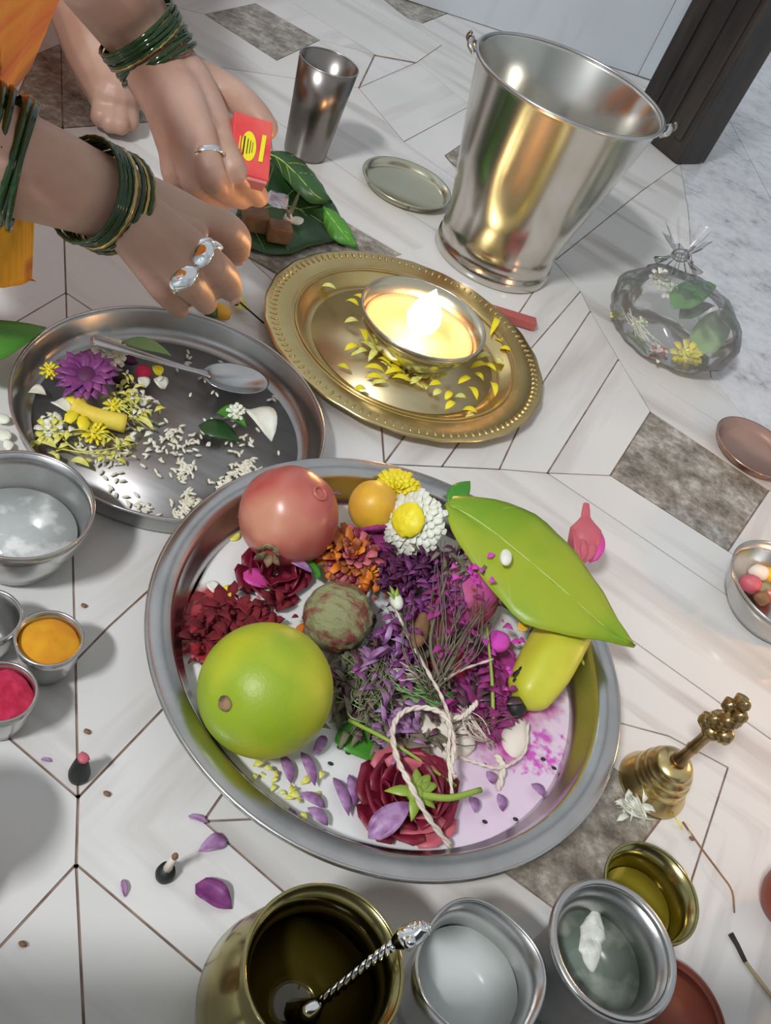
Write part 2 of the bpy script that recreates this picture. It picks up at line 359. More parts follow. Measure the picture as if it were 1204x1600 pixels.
def aim(d, up=(0, 0, 1)):
    """matrix whose x column is d and whose z column leans to up"""
    x = Vector(d).normalized(); z = Vector(up); z = z-x*z.dot(x)
    if z.length < 1e-4: z = x.orthogonal()
    z.normalize(); y = z.cross(x); m_ = Matrix((x, y, z)); m_.transpose(); return m_
SHAPES = {'petal': lambda u: math.sin(PI*min(1, u**.75))**.7, 'leaf': lambda u: (math.sin(PI*u**.8))**.9*(1-.25*u), 'heart': lambda u: max(0, (math.sin(PI*u**.62))**.75*(1-.35*u)),
          'oval': lambda u: math.sin(PI*min(1, max(0, u)))**.6, 'strap': lambda u: min(1, u*5+.25)*min(1, (1-u)*6+.05), 'spoon': lambda u: (.35+.65*u)*max(.5, min(1, ((1-u)*5)**.5))}
def blade(base, tip, width, shape='petal', up=(0, 0, 1), bend=.1, fold=.1, wav=0., nu=8, nv=4, bm=None, th=.0005):
    bm = bm or bmesh.new(); base, tip = Vector(base), Vector(tip); L = (tip-base).length; A = aim(tip-base, up); f = SHAPES[shape]
    rows = []
    for side in (1, -1):
        row = []
        for i in range(nu+1):
            u = i/nu; w = max(.02, f(u))*width/2
            r_ = []
            for j in range(nv+1):
                v = -1+2*j/nv
                z = bend*L*4*u*(1-u)+fold*w*abs(v)+wav*math.sin(u*9+v*2)*w*abs(v)+side*th/2
                r_.append(bm.verts.new(base+A @ Vector((L*u, w*v, z))))
            row.append(r_)
        rows.append(row)
    for s, row in zip((1, -1), rows):
        for i in range(nu):
            for j in range(nv):
                q = (row[i][j], row[i+1][j], row[i+1][j+1], row[i][j+1]); bm.faces.new(q if s > 0 else q[::-1])
    T, B = rows
    loop = [(i, 0) for i in range(nu)]+[(nu, j) for j in range(nv)]+[(i, nv) for i in range(nu, 0, -1)]+[(0, j) for j in range(nv, 0, -1)]
    for (a, b), (c, d) in zip(loop, loop[1:]+loop[:1]):
        try: bm.faces.new((T[a][b], B[a][b], B[c][d], T[c][d]))
        except ValueError: pass
    return bm
def shell(prof_out, t=.0012):
    """outer profile (r,z) from bottom centre to lip -> closed wall with an inner skin"""
    inn = [(max(0, r-t), z+(t if i < 2 else 0)) for i, (r, z) in enumerate(prof_out)]
    inn[0] = (0, prof_out[0][1]+t)
    return prof_out+inn[::-1]
def flower(c, r, n, petal_mat, core_mat, parent, normal=(0, 0, 1), layers=2, pw=.35, core=.3, lift=.25, shape='petal', core_nz=.0, pname='petal'):
    A = aim(Vector(normal).orthogonal(), normal); c = Vector(c)
    for l in range(layers):
        for k in range(n):
            a = 2*PI*(k+.5*l)/n+random.uniform(-.08, .08); rr = r*(1-.2*l)*random.uniform(.9, 1.06)
            d = Vector((math.cos(a), math.sin(a), 0)); el = lift*(.5+l)*random.uniform(.6, 1.3)
            b_ = c+A @ (d*r*core*.5+Vector((0, 0, .0015*l))); t_ = c+A @ (d*rr+Vector((0, 0, rr*el)))
            obj(pname, blade(b_, t_, r*pw, shape, up=A @ Vector((0, 0, 1)), bend=.08, fold=.2, nu=5, nv=2), petal_mat, parent)
    bm = ball((0, 0, 0), r*core, u=20, v=10, nz=core_nz, nf=260, scale=(1, 1, .45))
    for v in bm.verts: v.co = c+A @ (v.co+Vector((0, 0, r*.05)))
    obj('flower_centre', bm, core_mat, parent)
def pompon(c, r, n, mats, parent, normal=(0, 0, 1), flat=.6, pname='petal', pw=.28, rag=0.):
    """a dense head of short petals (marigold, small chrysanthemum)"""
    A = aim(Vector(normal).orthogonal(), normal); c = Vector(c)
    obj('flower_base', ball(c, r*.5, u=16, v=8, mtx=A, scale=(1, 1, flat)), mats[0], parent)
    for k in range(n):
        ph = 2*PI*.618*k; q = (k+.5)/n; th = (q**.6)*PI*.55
        d = Vector((math.sin(th)*math.cos(ph), math.sin(th)*math.sin(ph), math.cos(th)*flat))
        b_ = c+A @ (d*r*.35); t_ = c+A @ (d*r*random.uniform(.88-rag*.5, 1.08))
        obj(pname, blade(b_, t_, r*pw, 'spoon', up=A @ Vector((-d.x, -d.y, 1.2)), bend=.12, fold=.3, nu=3, nv=2), mats[k % len(mats)], parent)

# ---------------------------------------------------------------- the floor
floor = tag(obj('floor', prism([(-3.2, -2.2), (3.2, -2.2), (3.2, 4.6), (-3.2, 4.6)], -.06, -.0026), 'marble_plain', smooth=False, origin=(0, 0, 0)),
            'floor of white marble slabs and grey granite panels laid in frames', kind='structure')
def isect(a, b, c, d):
    a, b, c, d = map(lambda p: np.array(p, float), (a, b, c, d))
    t = np.linalg.solve(np.array([b-a, c-d]).T, c-a); return tuple(a+(b-a)*t[0])
N1, N2, N3, IC = (103, 457), (122, 1246), (119, 1350), (318, 1283)
C1 = (560, 765)
A1, A2, A3, A4 = (865, 408), (907, 455), (922, 486), (966, 561)
B1, G1, G2, G3, G4 = (855, 739), (1016, 643), (953, 743), (1137, 861), (1201, 766)
E1, E2 = (1290, 1035), (1500, 1360)
OT = (1260, 755)
MIT = (1137, 1199); H1 = (1045, 1262); H2 = (905, 1448); H3 = (660, 1268); H4 = (800, 1085)
stones = [
 ('marble_v', [A4, G1, G2, B1]), ('marble_u', [B1, G2, G3, (1230, 925), E1]), ('marble_u', [A4, (1117, 657), (1300, 778), G4, G1]),
 ('granite', [G1, G4, G3, G2]), ('marble_v', [G4, (1300, 778), (1290, 1035), (1230, 925), G3]),
 ('marble_u', [A3, (1111, 590), (1167, 657), (1300, 757), (1300, 778), (1117, 657), A4]),
 ('marble_v', [A4, B1, (780, 733), (830, 625), A3]), ('marble_v', [A3, (830, 625), (780, 733), (690, 729), (790, 590), A2]),
 ('marble_v', [A2, (790, 590), (690, 729), (600, 725), (700, 590), (810, 490), A1]),
 ('marble_plain', [A1, (810, 490), (700, 590), (560, 420), (700, 372), (790, 330)]),
 ('marble_u', [A1, (1000, 300), (1062, 256), (1075, 330), (1085, 470), (1111, 590), A3, A2]),
 ('marble_u', [A1, (790, 330), (860, 250), (985, 190), (1062, 256), (1000, 300)]),
 ('marble_u', [(600, 725), (780, 733), B1, E1, (1400, 1310), (1204, 1155), (990, 1002), (820, 880)]),
 ('chevron_right', [(600, 725), (820, 880), (990, 1002), (1204, 1155), (1400, 1310), (1330, 1720), (1000, 1720), (1040, 1500), MIT, (1045, 1150), H4, C1]),
 ('chevron_right', [(1045, 1150), MIT, (1040, 1500), (1000, 1720), (880, 1700), H2, H1, H4]),
 ('granite', [H1, H2, H3, H4]),
 ('marble_u', [H3, H2, (880, 1700), (700, 1620), (451, 1400), IC]),
 ('marble_v', [IC, (342, 1248), (620, 880), C1, H4, H3]),
 ('chevron_left', [N2, (256, 1106), (500, 850), C1, (620, 880), (342, 1248), IC, (451, 1400), (700, 1620), (640, 1790), (323, 1524), N3]),
 ('marble_v', [N2, (118, 1032), (171, 978), (237, 918), (430, 720), C1, (500, 850), (256, 1106)]),
 ('marble_v', [(118, 1032), N1, (400, 655), (430, 720), (237, 918), (171, 978)]),
 ('marble_u', [N1, (-140, 600), (-260, 780), (118, 1032)]), ('marble_u', [(118, 1032), (-260, 780), (-260, 930), (0, 1141), N2]),
 ('marble_plain', [N2, (0, 1141), (-260, 930), (-300, 1500), (-300, 1760), (0, 1479), N3]),
 ('marble_plain', [N3, (0, 1479), (-300, 1760), (140, 1790)]), ('marble_u', [N3, (323, 1524), (640, 1790), (140, 1790)]),
 ('marble_u', [N1, (98, 300), (380, 395), (590, 590), (600, 725), C1, (400, 655)]),
 ('marble_plain', [N1, (-140, 600), (-260, 420), (98, 300)]),
 ('granite', [(98, 200), (240, 190), (150, 100), (95, 68)]), ('granite', [(98, 200), (95, 68), (55, 85), (20, 165)]),
 ('marble_u', [(98, 300), (98, 200), (240, 190), (330, 240), (430, 290), (380, 395)]),
 ('marble_v', [(98, 300), (-260, 420), (-240, 130), (20, 165), (98, 200)]),
 ('granite', [(452, 292), (556, 356), (645, 408), (560, 500), (380, 395)]),
 ('marble_u', [(430, 290), (420, 180), (510, 245), (560, 280), (700, 372), (645, 408), (556, 356), (452, 292)]),
 ('marble_u', [(420, 180), (310, 100), (560, 137), (631, 221), (740, 300), (790, 330), (700, 372), (560, 280), (510, 245)]),
 ('granite', [(695, 243), (740, 212), (860, 250), (790, 330)]),
 ('marble_v', [(631, 221), (735, 165), (740, 212), (695, 243), (740, 300)]), ('marble_v', [(560, 137), (651, 97), (735, 165), (631, 221)]),
 ('granite', [(320, 22), (400, 5), (500, 62), (432, 94)]),
 ('marble_u', [(150, -20), (320, 22), (432, 94), (500, 62), (585, 85), (560, 137), (310, 100)]),
 ('marble_v', [(150, -20), (260, -70), (420, -20), (585, 85), (500, 62), (400, 5), (320, 22)]),
 ('marble_v', [(240, 190), (98, 200), (150, 100), (95, 68), (150, -20), (310, 100), (420, 180), (430, 290), (330, 240)]),
 ('marble_u', [(420, -20), (540, -30), (600, 0), (635, 27), (690, 70), (651, 97), (585, 85)]),
 ('granite', [(600, 0), (560, -60), (640, -70), (720, 12), (660, 36), (635, 27)]),
 ('marble_u', [(635, 27), (660, 36), (700, 20), (850, 66), (985, 190), (860, 250), (740, 212), (735, 165), (651, 97), (690, 70)]),
 ('marble_u', [(700, 20), (790, 40), (1100, 160), (1062, 256), (985, 190), (850, 66)]),
 ('speckle', [(1062, 256), (1075, 330), (1085, 470), (1111, 590), (1167, 657), (1300, 757), (1400, 700), (1330, 560), (1204, 310), (1130, 170)]),
 ('speckle', [(1130, 170), (1204, 310), (1330, 560), (1400, 420), (1330, 250), (1160, 102)]),
 ('speckle', [(1160, 102), (1330, 250), (1400, 420), (1500, 240), (1260, -60), (1120, -60), (1100, 160), (1130, 170)]),
 ('granite', [(95, 68), (150, 100), (120, 40)]),
 ('marble_plain', [(-240, 130), (-240, -60), (95, -60), (150, -20), (120, 40), (95, 68), (55, 85), (20, 165)]),
 ('marble_plain', [(95, -60), (300, -160), (560, -60), (540, -30), (420, -20), (260, -70), (150, -20)]),
]
gb = bmesh.new()
seen_edges = set()
for si, (mname, pp) in enumerate(stones):
    poly = [W(*p) for p in pp]
    nm = {'granite': 'granite_panel', 'speckle': 'speckled_slab'}.get(mname, 'marble_slab')
    obj(nm, prism(inset(poly, .0007), -.0025, -.000008*si), mname, floor, smooth=False)
    for i in range(len(pp)):
        k = tuple(sorted((pp[i], pp[(i+1) % len(pp)])))
        if k in seen_edges: continue
        seen_edges.add(k); a, b = W(*k[0]), W(*k[1]); e = (b-a)
        if e.length < 1e-4: continue
        s = Vector((-e.y, e.x, 0)).normalized()*.0011
        gb.faces.new([gb.verts.new(p+Vector((0, 0, -.0009))) for p in (a-s, b-s, b+s, a+s)])
fb = bmesh.new(); ua = math.radians(-13.5); S = .305
for i in range(-9, 10):
    for j in range(-7, 12):
        cc_ = rotz(ua) @ Vector((i*S+.08, j*S+.05, 0)); 
        if max(abs(cc_.x)+.2, 0) > 3.0 or cc_.y < -1.9 or cc_.y > 4.2: continue
        q = [cc_+rotz(ua) @ Vector((a*S/2, b*S/2, 0)) for a, b in ((-1, -1), (1, -1), (1, 1), (-1, 1))]
        prism(inset(q, .0008), -.0026, -.0016, fb)
tag(obj('plain_slab', fb, 'marble_plain', floor, smooth=False), kind='stuff')
tag(obj('joint_filler', gb, 'grout', floor, smooth=False), kind='stuff')

# ---------------------------------------------------------------- the room
WA, WB = W(640, 0), W(1012, 122); e1 = (WB-WA).normalized(); e2 = Vector((-e1.y, e1.x, 0))
def wall(name, a, b, z0, z1, t, material='plaster'):
    d = (b-a).normalized(); n_ = Vector((-d.y, d.x, 0))*t
    return tag(obj(name, prism([a, b, b+n_, a+n_], z0, z1), material, smooth=False), kind='structure')
wb = wall('wall_back', WA-e1*2.6, WB+e1*.09, -.002, 2.6, .12)
J1, J0 = W(975, 85), None
jd = (J1-WA).dot(e1)
for s0, s1 in ((-2.6, jd-.62), (jd-.62, jd), (jd, (WB-WA).length+.09)):
    a, b = WA+e1*(s0+.0007)-e2*.006, WA+e1*(s1-.0007)-e2*.006
    for z0 in (0, .62):
        obj('wall_tile', prism([a, b, b+e2*.0062, a+e2*.0062], z0+.0008, z0+.6192), 'marble_wall', wb, smooth=False)
wall('wall_left', Vector((-3.1, -2.1, 0)), Vector((-3.1, 4.5, 0)), -.002, 2.6, .1)
wall('wall_right', Vector((3.1, 4.5, 0)), Vector((3.1, -2.1, 0)), -.002, 2.6, .1)
wall('wall_front', Vector((3.1, -2.1, 0)), Vector((-3.1, -2.1, 0)), -.002, 2.6, .1)
wall('wall_far', Vector((-3.1, 4.4, 0)), Vector((3.1, 4.4, 0)), -.002, 2.6, .1)

# dark wooden post standing on the floor by the doorway
pA, pB = W(978, 194), W(1055, 258); pd = (pB-pA).normalized(); pn = Vector((-pd.y, pd.x, 0))
pt = thing('wooden_post', 'dark wooden post standing upright behind the steel bucket', 'post', (pA+pB)/2)
w_ = (pB-pA).length
pm = Matrix((pd, pn, Vector((0, 0, 1)))); pm.transpose()
obj('shaft', box((pA+pB)/2+pn*.035+Vector((0, 0, 1.30)), w_, .07, 2.598, pm, bev=.004), 'wood', pt, smooth=False)
for k in (-.28, .05, .33):
    obj('groove_strip', box((pA+pB)/2+pd*w_*k-pn*.0015+Vector((0, 0, 1.28)), w_*.13, .004, 2.5, pm, bev=.0012), 'wood', pt, smooth=False)

# ---------------------------------------------------------------- big steel plate
BIGC = Vector((.0382, .3658, 0)); BR = .1487
M['offering'] = m_offering()
t = thing('steel_plate', 'large round steel plate heaped with fruit, flowers and powder', 'plate', BIGC)
prof = [(0, .0), (.113, 0), (.1205, .003), (.126, .012), (.1275, .0205), (.1315, .0225), (.1335, .030), (.1352, .0335), (.147, .0345), (.1487, .0335)]
inn = [(.1485, .0352), (.147, .0362), (.135, .0352), (.1325, .0320), (.1308, .0245), (.1265, .0220), (.1248, .0130), (.1195, .0048), (.113, .0018), (0, .0018)]
obj('dish', lathe(prof[:-1]+[(.1487, .0340)]+inn, BIGC, 128), 'steel', t)
obj('rim_bead', lathe([(.1474+.0014*math.cos(a), .0350+.0014*math.sin(a)) for a in [k*PI/4 for k in range(8)]], BIGC, 128, closed=True), 'steel', t)
def irregular(c, r, z, n=96, amp=.03, f=3.):
    bm = bmesh.new(); c = Vector(c)
    rings = [[bm.verts.new((c.x, c.y, z))]]
    for q in (.25, .5, .75, .93, 1.):
        ring = []
        for k in range(n):
            a = 2*PI*k/n; rr = r*q*(1+amp*noise.noise(Vector((math.cos(a)*f, math.sin(a)*f, 1.3)))*q)
            ring.append(bm.verts.new((c.x+rr*math.cos(a), c.y+rr*math.sin(a), z-(.0012 if q == 1 else 0)+.0008*noise.noise(Vector((a*2, q*5, 0))))))
        rings.append(ring)
    for a, b in zip(rings, rings[1:]):
        for k in range(n):
            k2 = (k+1) % n
            bm.faces.new((a[0], b[k], b[k2]) if len(a) == 1 else (a[k], b[k], b[k2], a[k2]))
    return bm
off = obj('milk_layer', irregular(BIGC, .1248, .0135), 'offering', origin=BIGC)
tag(off, 'white milky layer stained maroon and magenta on the large steel plate', 'milk', kind='stuff')
ZP = .0135
def surf(px, py, c, r):
    o_ = Vector((0, 0, CAM_H)); d = (W(px, py)-o_).normalized(); q = (c-o_).dot(d); h = (o_+d*q-c).length
    return (o_+d*(q-math.sqrt(max(0, r*r-h*h)))-c).normalized()
def on(px, py, rpx, sq=1.):                      # a rounded thing lying on the milk: real radius and centre
    r = RAD(px, py, .04, rpx)
    c = W(px, py, ZP+r*sq); return r, c

# sweet lime
r, c = on(415, 1078, 101)
t = thing('sweet_lime', 'large round green-yellow sweet lime in the steel plate', 'fruit', (c.x, c.y, ZP))
tl = surf(350, 1100, c, r)
def lime_bm(c, r):
    bm = ball((0, 0, 0), r, u=48, v=32, scale=(1, 1, .985))
    for v in bm.verts:
        d = v.co.normalized(); k = d.dot(tl); v.co *= 1+.0012*noise.noise(v.co*400)-.035*max(0, k-.955)/.045+.012*max(0, k)**6; v.co += c
    return bm
obj('peel', lime_bm(c, r), 'lime', t)
A = aim(tl.orthogonal(), tl)
bm = ball((0, 0, 0), .0042, u=14, v=8, nz=.0006, nf=500, scale=(1, 1, .35))
for v in bm.verts: v.co = c+tl*r*.985+A @ v.co
obj('stem_scar_or_glint', bm, 'crown', t)

# pomegranate
r, c = on(451, 806, 77)
t = thing('pomegranate', 'pink-red pomegranate at the top left of the steel plate', 'fruit', (c.x, c.y, ZP))
cr = surf(424, 857, c, r); A = aim(cr.orthogonal(), cr)
bm = ball((0, 0, 0), r, u=48, v=32)
for v in bm.verts:
    d = v.co.normalized(); k = d.dot(cr); q = math.atan2((A.transposed() @ d).y, (A.transposed() @ d).x)
    v.co *= 1+.02*math.cos(q*6)*(1-k*k)*.6+.10*max(0, k-.86)/.14+.012*noise.noise(d*2.5); v.co += c
obj('skin', bm, 'pom', t)
sc2 = surf(500, 770, c, r); A2 = aim(sc2.orthogonal(), sc2)
obj('stem_scar_or_glint', lathe([(.0045+.0012*math.cos(a), .0012*math.sin(a)) for a in [k*PI/4 for k in range(8)]], c+sc2*r*.995, 20, closed=True, mtx=A2), 'pom', t)  # ring puts a warm highlight by the stem into the shape
for k in range(6):
    a = 2*PI*k/6; d = A @ Vector((math.cos(a), math.sin(a), 0)); b_ = c+cr*r*1.05+d*r*.09
    obj('crown_lobe', blade(b_, b_+cr*r*.20+d*r*.20, r*.22, 'leaf', up=cr, bend=.1, fold=.2, nu=4, nv=2, th=.0012), 'crown', t)
obj('crown_ring', lathe([(r*.16, 0), (r*.20, r*.03), (r*.17, r*.12), (r*.12, r*.06)], c+cr*r*1.02, 20, closed=True, mtx=A), 'crown', t)

# rough brown-green ball
r, c = on(527, 964, 56)
rough = obj('rough_nut', ball(c, r*.97, u=40, v=26, nz=.0022, nf=260), 'nut')
tag(rough, 'rough green and red coated round nut touching the sweet lime', 'nut')

# yellow fruit with powder
r, c = on(578, 803, 41)
c.z += .008; t = thing('yellow_fruit', 'small orange-yellow fruit dusted with pink powder, beside the pomegranate', 'fruit', (c.x, c.y, ZP))
obj('peel', ball(c, r, u=30, v=20, nz=.001, nf=60), 'yfruit', t)
pd_ = surf(588, 832, c, r); A = aim(pd_.orthogonal(), pd_)
bm = ball((0, 0, 0), r*.75, u=24, v=14, nz=.003, nf=150, scale=(1, 1, .3))
for v in bm.verts: v.co = c+pd_*r*.86+A @ v.co
obj('powder_coat', bm, 'gulal', t)

# banana
t = thing('banana', 'short yellow banana with a black end under the large green leaf', 'banana', W(850, 1040, ZP))
bpts = [W(900, 925, .036), W(890, 965, .038), W(872, 1005, .038), W(850, 1045, .033), W(828, 1080, .027), W(812, 1103, .021)]
bp = smooth_path(bpts, 5); bm = bmesh.new(); N = len(bp); rings = []
for i, p in enumerate(bp):
    u = i/(N-1); tt = (bp[min(i+1, N-1)]-bp[max(i-1, 0)]).normalized(); s = tt.cross(Vector((0, 0, 1))).normalized(); up = s.cross(tt)
    rr = .0178*float(np.interp(u, [0, .1, .3, .6, .85, .95, 1], [.5, .85, 1, .98, .80, .52, .26]))
    ring = []
    for k in range(30):
        a = 2*PI*k/30; f = .97+.08*abs(math.cos(2.5*a))**2
        ring.append(bm.verts.new(p+(s*math.cos(a)+up*math.sin(a))*rr*f))
    rings.append(ring)
for a, b in zip(rings, rings[1:]):
    for k in range(30): bm.faces.new((a[k], b[k], b[(k+1) % 30], a[(k+1) % 30]))
bm.faces.new(rings[0][::-1]); bm.faces.new(rings[-1])
obj('peel', bm, 'banana', t)
obj('black_end', tube([bp[-1]+Vector((.001, .002, 0)), W(803, 1106, .023), W(793, 1108, .023)], [.0052, .0070, .0050], 14), 'black', t)
for px, py, s in ((806, 1052, .0030), (812, 1045, .0018), (827, 1042, .0014), (829, 1052, .0012), (803, 1062, .0016)):
    cc = W(px, py, .0); best = min((((p-Vector((0, 0, CAM_H))).cross((cc-Vector((0, 0, CAM_H))).normalized()).length, i) for i, p in enumerate(bp)))
    axis = bp[best[1]]; d = (Vector((0, 0, CAM_H))-cc).normalized(); o_ = cc-axis; tq = -o_.dot(d); mn = (o_+d*tq).length
    hh = .0166**2-mn**2
    if hh > 0:
        pnt = cc+d*(tq+math.sqrt(hh)); nrm = (pnt-axis).normalized()
        obj('brown_spot', ball(pnt, s, u=10, v=6, mtx=aim(nrm.orthogonal(), nrm), scale=(1, .7, .18)), 'char', t)

# the three-curve leaf: left edge, midrib, right edge
def leaf3(name, top, mid, bot, material, label, cat='leaf', rib='vein', th=.0005, parent=None, nv=6):
    n = 18
    def rs(pts):
        P = smooth_path([W(*p) for p in pts], 8); L = [0]
        for a, b in zip(P, P[1:]): L.append(L[-1]+(b-a).length)
        out = []
        for i in range(n+1):
            s = L[-1]*i/n; j = max(k for k in range(len(L)) if L[k] <= s+1e-9); j = min(j, len(P)-2)
            out.append(P[j].lerp(P[j+1], (s-L[j])/max(1e-9, L[j+1]-L[j])))
        return out
    T, Mi, B = rs(top), rs(mid), rs(bot); bm = bmesh.new(); G = []
    for i in range(n+1):
        row = []
        for j in range(nv): row.append(T[i].lerp(Mi[i], j/nv)+Vector((0, 0, .0022*math.sin(PI*j/nv)+.0006*math.sin(i*1.9+j))))
        for j in range(nv+1): row.append(Mi[i].lerp(B[i], j/nv)+Vector((0, 0, .0022*math.sin(PI*j/nv)+.0006*math.sin(i*1.7-j))))
        G.append(row)
    m_ = len(G[0]); up = [[bm.verts.new(p+Vector((0, 0, th))) for p in r_] for r_ in G]; dn = [[bm.verts.new(p) for p in r_] for r_ in G]
    for i in range(n):
        for j in range(m_-1):
            bm.faces.new((up[i][j], up[i][j+1], up[i+1][j+1], up[i+1][j])); bm.faces.new((dn[i][j], dn[i+1][j], dn[i+1][j+1], dn[i][j+1]))
    for i in range(n):
        for j in (0, m_-1): bm.faces.new((up[i][j], up[i+1][j], dn[i+1][j], dn[i][j]))
    for i in (0, n):
        for j in range(m_-1): bm.faces.new((up[i][j], up[i][j+1], dn[i][j+1], dn[i][j]))
    bmesh.ops.remove_doubles(bm, verts=bm.verts, dist=1e-6)
    base = Mi[0]
    t = thing(name, label, cat, (base.x, base.y, min(p.z for r_ in G for p in r_)))
    obj('leaf_blade', bm, material, t)
    if rib:
        obj('midrib', tube([p+Vector((0, 0, th*.9)) for p in Mi[:-1]], [.0009, .0003], 6), rib, t)
        for i in (2, 5, 8, 11):
            for E in (T, B):
                P = [Mi[i].lerp(E[min(n, i+4)], q)+Vector((0, 0, .0022*math.sin(PI*q)+th*.8)) for q in (0, .25, .5, .75, .93)]
                obj('side_vein', tube(P, [.00035, .00015], 5), rib, t)
    return t
leaf3('betel_leaf',
      [(694, 790, .062), (712, 775, .064), (760, 779, .066), (825, 798, .068), (885, 848, .068), (930, 908, .066), (962, 962, .062), (990, 1012, .056)],
      [(694, 790, .062), (722, 800, .063), (765, 828, .066), (815, 868, .069), (865, 910, .069), (910, 950, .067), (950, 985, .062), (990, 1012, .056)],
      [(694, 790, .062), (700, 818, .060), (728, 868, .058), (770, 925, .057), (812, 970, .058), (862, 988, .060), (925, 999, .060), (990, 1012, .056)],
      'leaf', 'large lime-green betel leaf lying across the right of the steel plate')
sd = obj('seed_pod', ball(W(790, 871, .073), .0056, u=16, v=10, mtx=aim(W(793, 850, .073)-W(787, 890, .073)), scale=(1.25, .72, .5)), 'white_petal')
tag(sd, 'pale oval seed pod lying on the large green betel leaf', 'seed')

# white chrysanthemum with yellow centre
t = thing('white_chrysanthemum', 'white chrysanthemum with a yellow centre in the steel plate', 'flower', W(648, 820, .036))
c = W(648, 818, .048); nrm = (Vector((0, 0, CAM_H))-c).normalized()+Vector((-.55, -.05, .1)); nrm.normalize()
pompon(c, .0225, 110, ['white_petal'], t, nrm, .5, pw=.32)
A = aim(nrm.orthogonal(), nrm)
bm = ball((0, 0, 0), .0115, u=28, v=16, nz=.0018, nf=420, scale=(1, 1, .42))
for v in bm.verts: v.co = c+nrm*.0115+A @ v.co
obj('flower_centre', bm, 'yellow', t)
obj('sepal_cup', ball(c-nrm*.006, .009, u=14, v=8), 'stem', t)
# yellow marigold
t = thing('yellow_marigold', 'flat bright yellow marigold at the top edge of the steel plate', 'flower', W(620, 765, .03))
pompon(W(620, 766, .038), .0165, 80, ['yellow'], t, Vector((-.1, -.35, 1)), .5, pw=.34)
# orange-brown marigold
t = thing('orange_marigold', 'crumbling orange-brown marigold below the pomegranate', 'flower', W(545, 875, .01))
pompon(W(545, 872, .028), .0235, 110, ['ybrown', 'rose', 'ybrown', 'orange', 'rosepink'], t, Vector((0, -.3, 1)), .7, pw=.30, rag=.5)
t = thing('marigold_head', 'small orange marigold tuft beside the white chrysanthemum', 'flower', W(572, 905, .01))
pompon(W(572, 902, .026), .011, 30, ['orange', 'yfruit', 'orange'], t, Vector((.1, -.3, 1)), .8, pw=.25)

# roses
def rose(name, label, c, r, normal, n=16, mats=('rose',)):
    t = thing(name, label, 'flower', (c.x, c.y, ZP)); A = aim(Vector(normal).orthogonal(), normal)
    for k in range(n):
        q = k/n; a = 2.4*k; rr = r*(.35+.65*q); d = A @ Vector((math.cos(a), math.sin(a), 0)); nn = A @ Vector((0, 0, 1))
        b_ = c+d*rr*.15; tip = c+d*rr+nn*r*(.45-.45*q)
        obj('petal', blade(b_, tip, r*.95, 'spoon', up=nn-d*.3, bend=-.14, fold=.15, wav=.12, nu=5, nv=4, th=.0007), mats[k % len(mats)], t)
    return t
rose('maroon_rose', 'opened maroon rose lying below the pomegranate', W(430, 896, .018), .027, (.1, -.15, 1), 18, ('rose',))
rose('crushed_rose', 'dark maroon crushed rose between the white chrysanthemum and the nut', W(610, 900, .024), .019, (0, -.2, 1), 12, ('rose', 'purple_dark'))
ru = rose('upturned_rose', 'maroon rose lying face down with green sepals and stem', W(638, 1242, .020), .0335, (0, -.05, 1), 26, ('rose', 'rose', 'rose', 'rosepink'))
rc = W(648, 1240, .038)
for k, (px, py) in enumerate(((650, 1200), (600, 1236), (642, 1284), (680, 1264), (672, 1210), (684, 1226))):
    obj('sepal', blade(rc, W(px, py, .034), .0070, 'leaf', bend=.08, fold=.3, nu=6, nv=2, th=.0007), 'stem', ru)
obj('stem', tube(smooth_path([rc, W(700, 1247, .040), W(751, 1234, .040)], 4), [.0022, .0019, .0016], 10), 'stem', ru)
obj('hip', ball(rc, .005, u=14, v=8, scale=(1, 1, .8)), 'stem', ru)

# pale dusty lumps and powdered fruit in the middle
def lump(name, px, py, z, rpx, material, label, cat, sc=(1, 1, .8), nz=.003, nf=90):
    r = RAD(px, py, z, rpx); o = obj(name, ball(W(px, py, z), r, u=28, v=18, nz=nz, nf=nf, scale=sc), material)
    tag(o, label, cat); return o
lump('powdered_fruit', 728, 932, .034, 54, 'pinkfruit', 'round fruit covered in magenta powder beside the large green leaf', 'fruit', (.95, 1.05, 1), .001)
lump('powdered_fruit', 675, 968, .026, 40, 'pinkfruit', 'red powdered fruit under the dry grass in the middle of the steel plate', 'fruit', (1, 1, .9), .001)
lump('powdered_fruit', 700, 1040, .020, 34, 'kumkum', 'wet crimson fruit below the dry grass, left of the banana', 'fruit', (1.2, .9, .8), .0015)
lump('powder_lump', 778, 1002, .034, 19, 'gulal_bright', 'bright magenta lump of powder left of the banana', 'powder', (1, 1, .7), .002)
lump('powder_lump', 740, 884, .050, 20, 'gulal_bright', 'bright magenta powder on top of the powdered fruit', 'powder', (1.2, .9, .5), .002)
lump('powder_heap', 745, 1075, .016, 52, 'gulal', 'heap of dull magenta powder left of the banana end', 'powder', (1.2, .9, .5), .005)
lump('powder_heap', 780, 1135, .009, 34, 'gulal', 'small magenta powder patch below the banana end', 'powder', (1.2, .8, .35), .005)
lump('powder_heap', 630, 1005, .014, 44, 'purple', 'purple crumbled petals and powder right of the rough nut', 'powder', (1, 1.1, .5), .006)
lump('powder_heap', 598, 858, .020, 30, 'gulal', 'pink powder patch between the orange marigold and white chrysanthemum', 'powder', (1, 1.1, .8), .004)
lump('powder_heap', 662, 880, .022, 42, 'purple_dark', 'dark purple crumbled flower below the white chrysanthemum', 'flower', (1.2, .8, .6), .007, 160)
lump('kumkum_heap', 368, 968, .0085, 66, 'redpowder', 'maroon powder heap at the left of the steel plate', 'powder', (1.1, .62, .30), .010, 110)
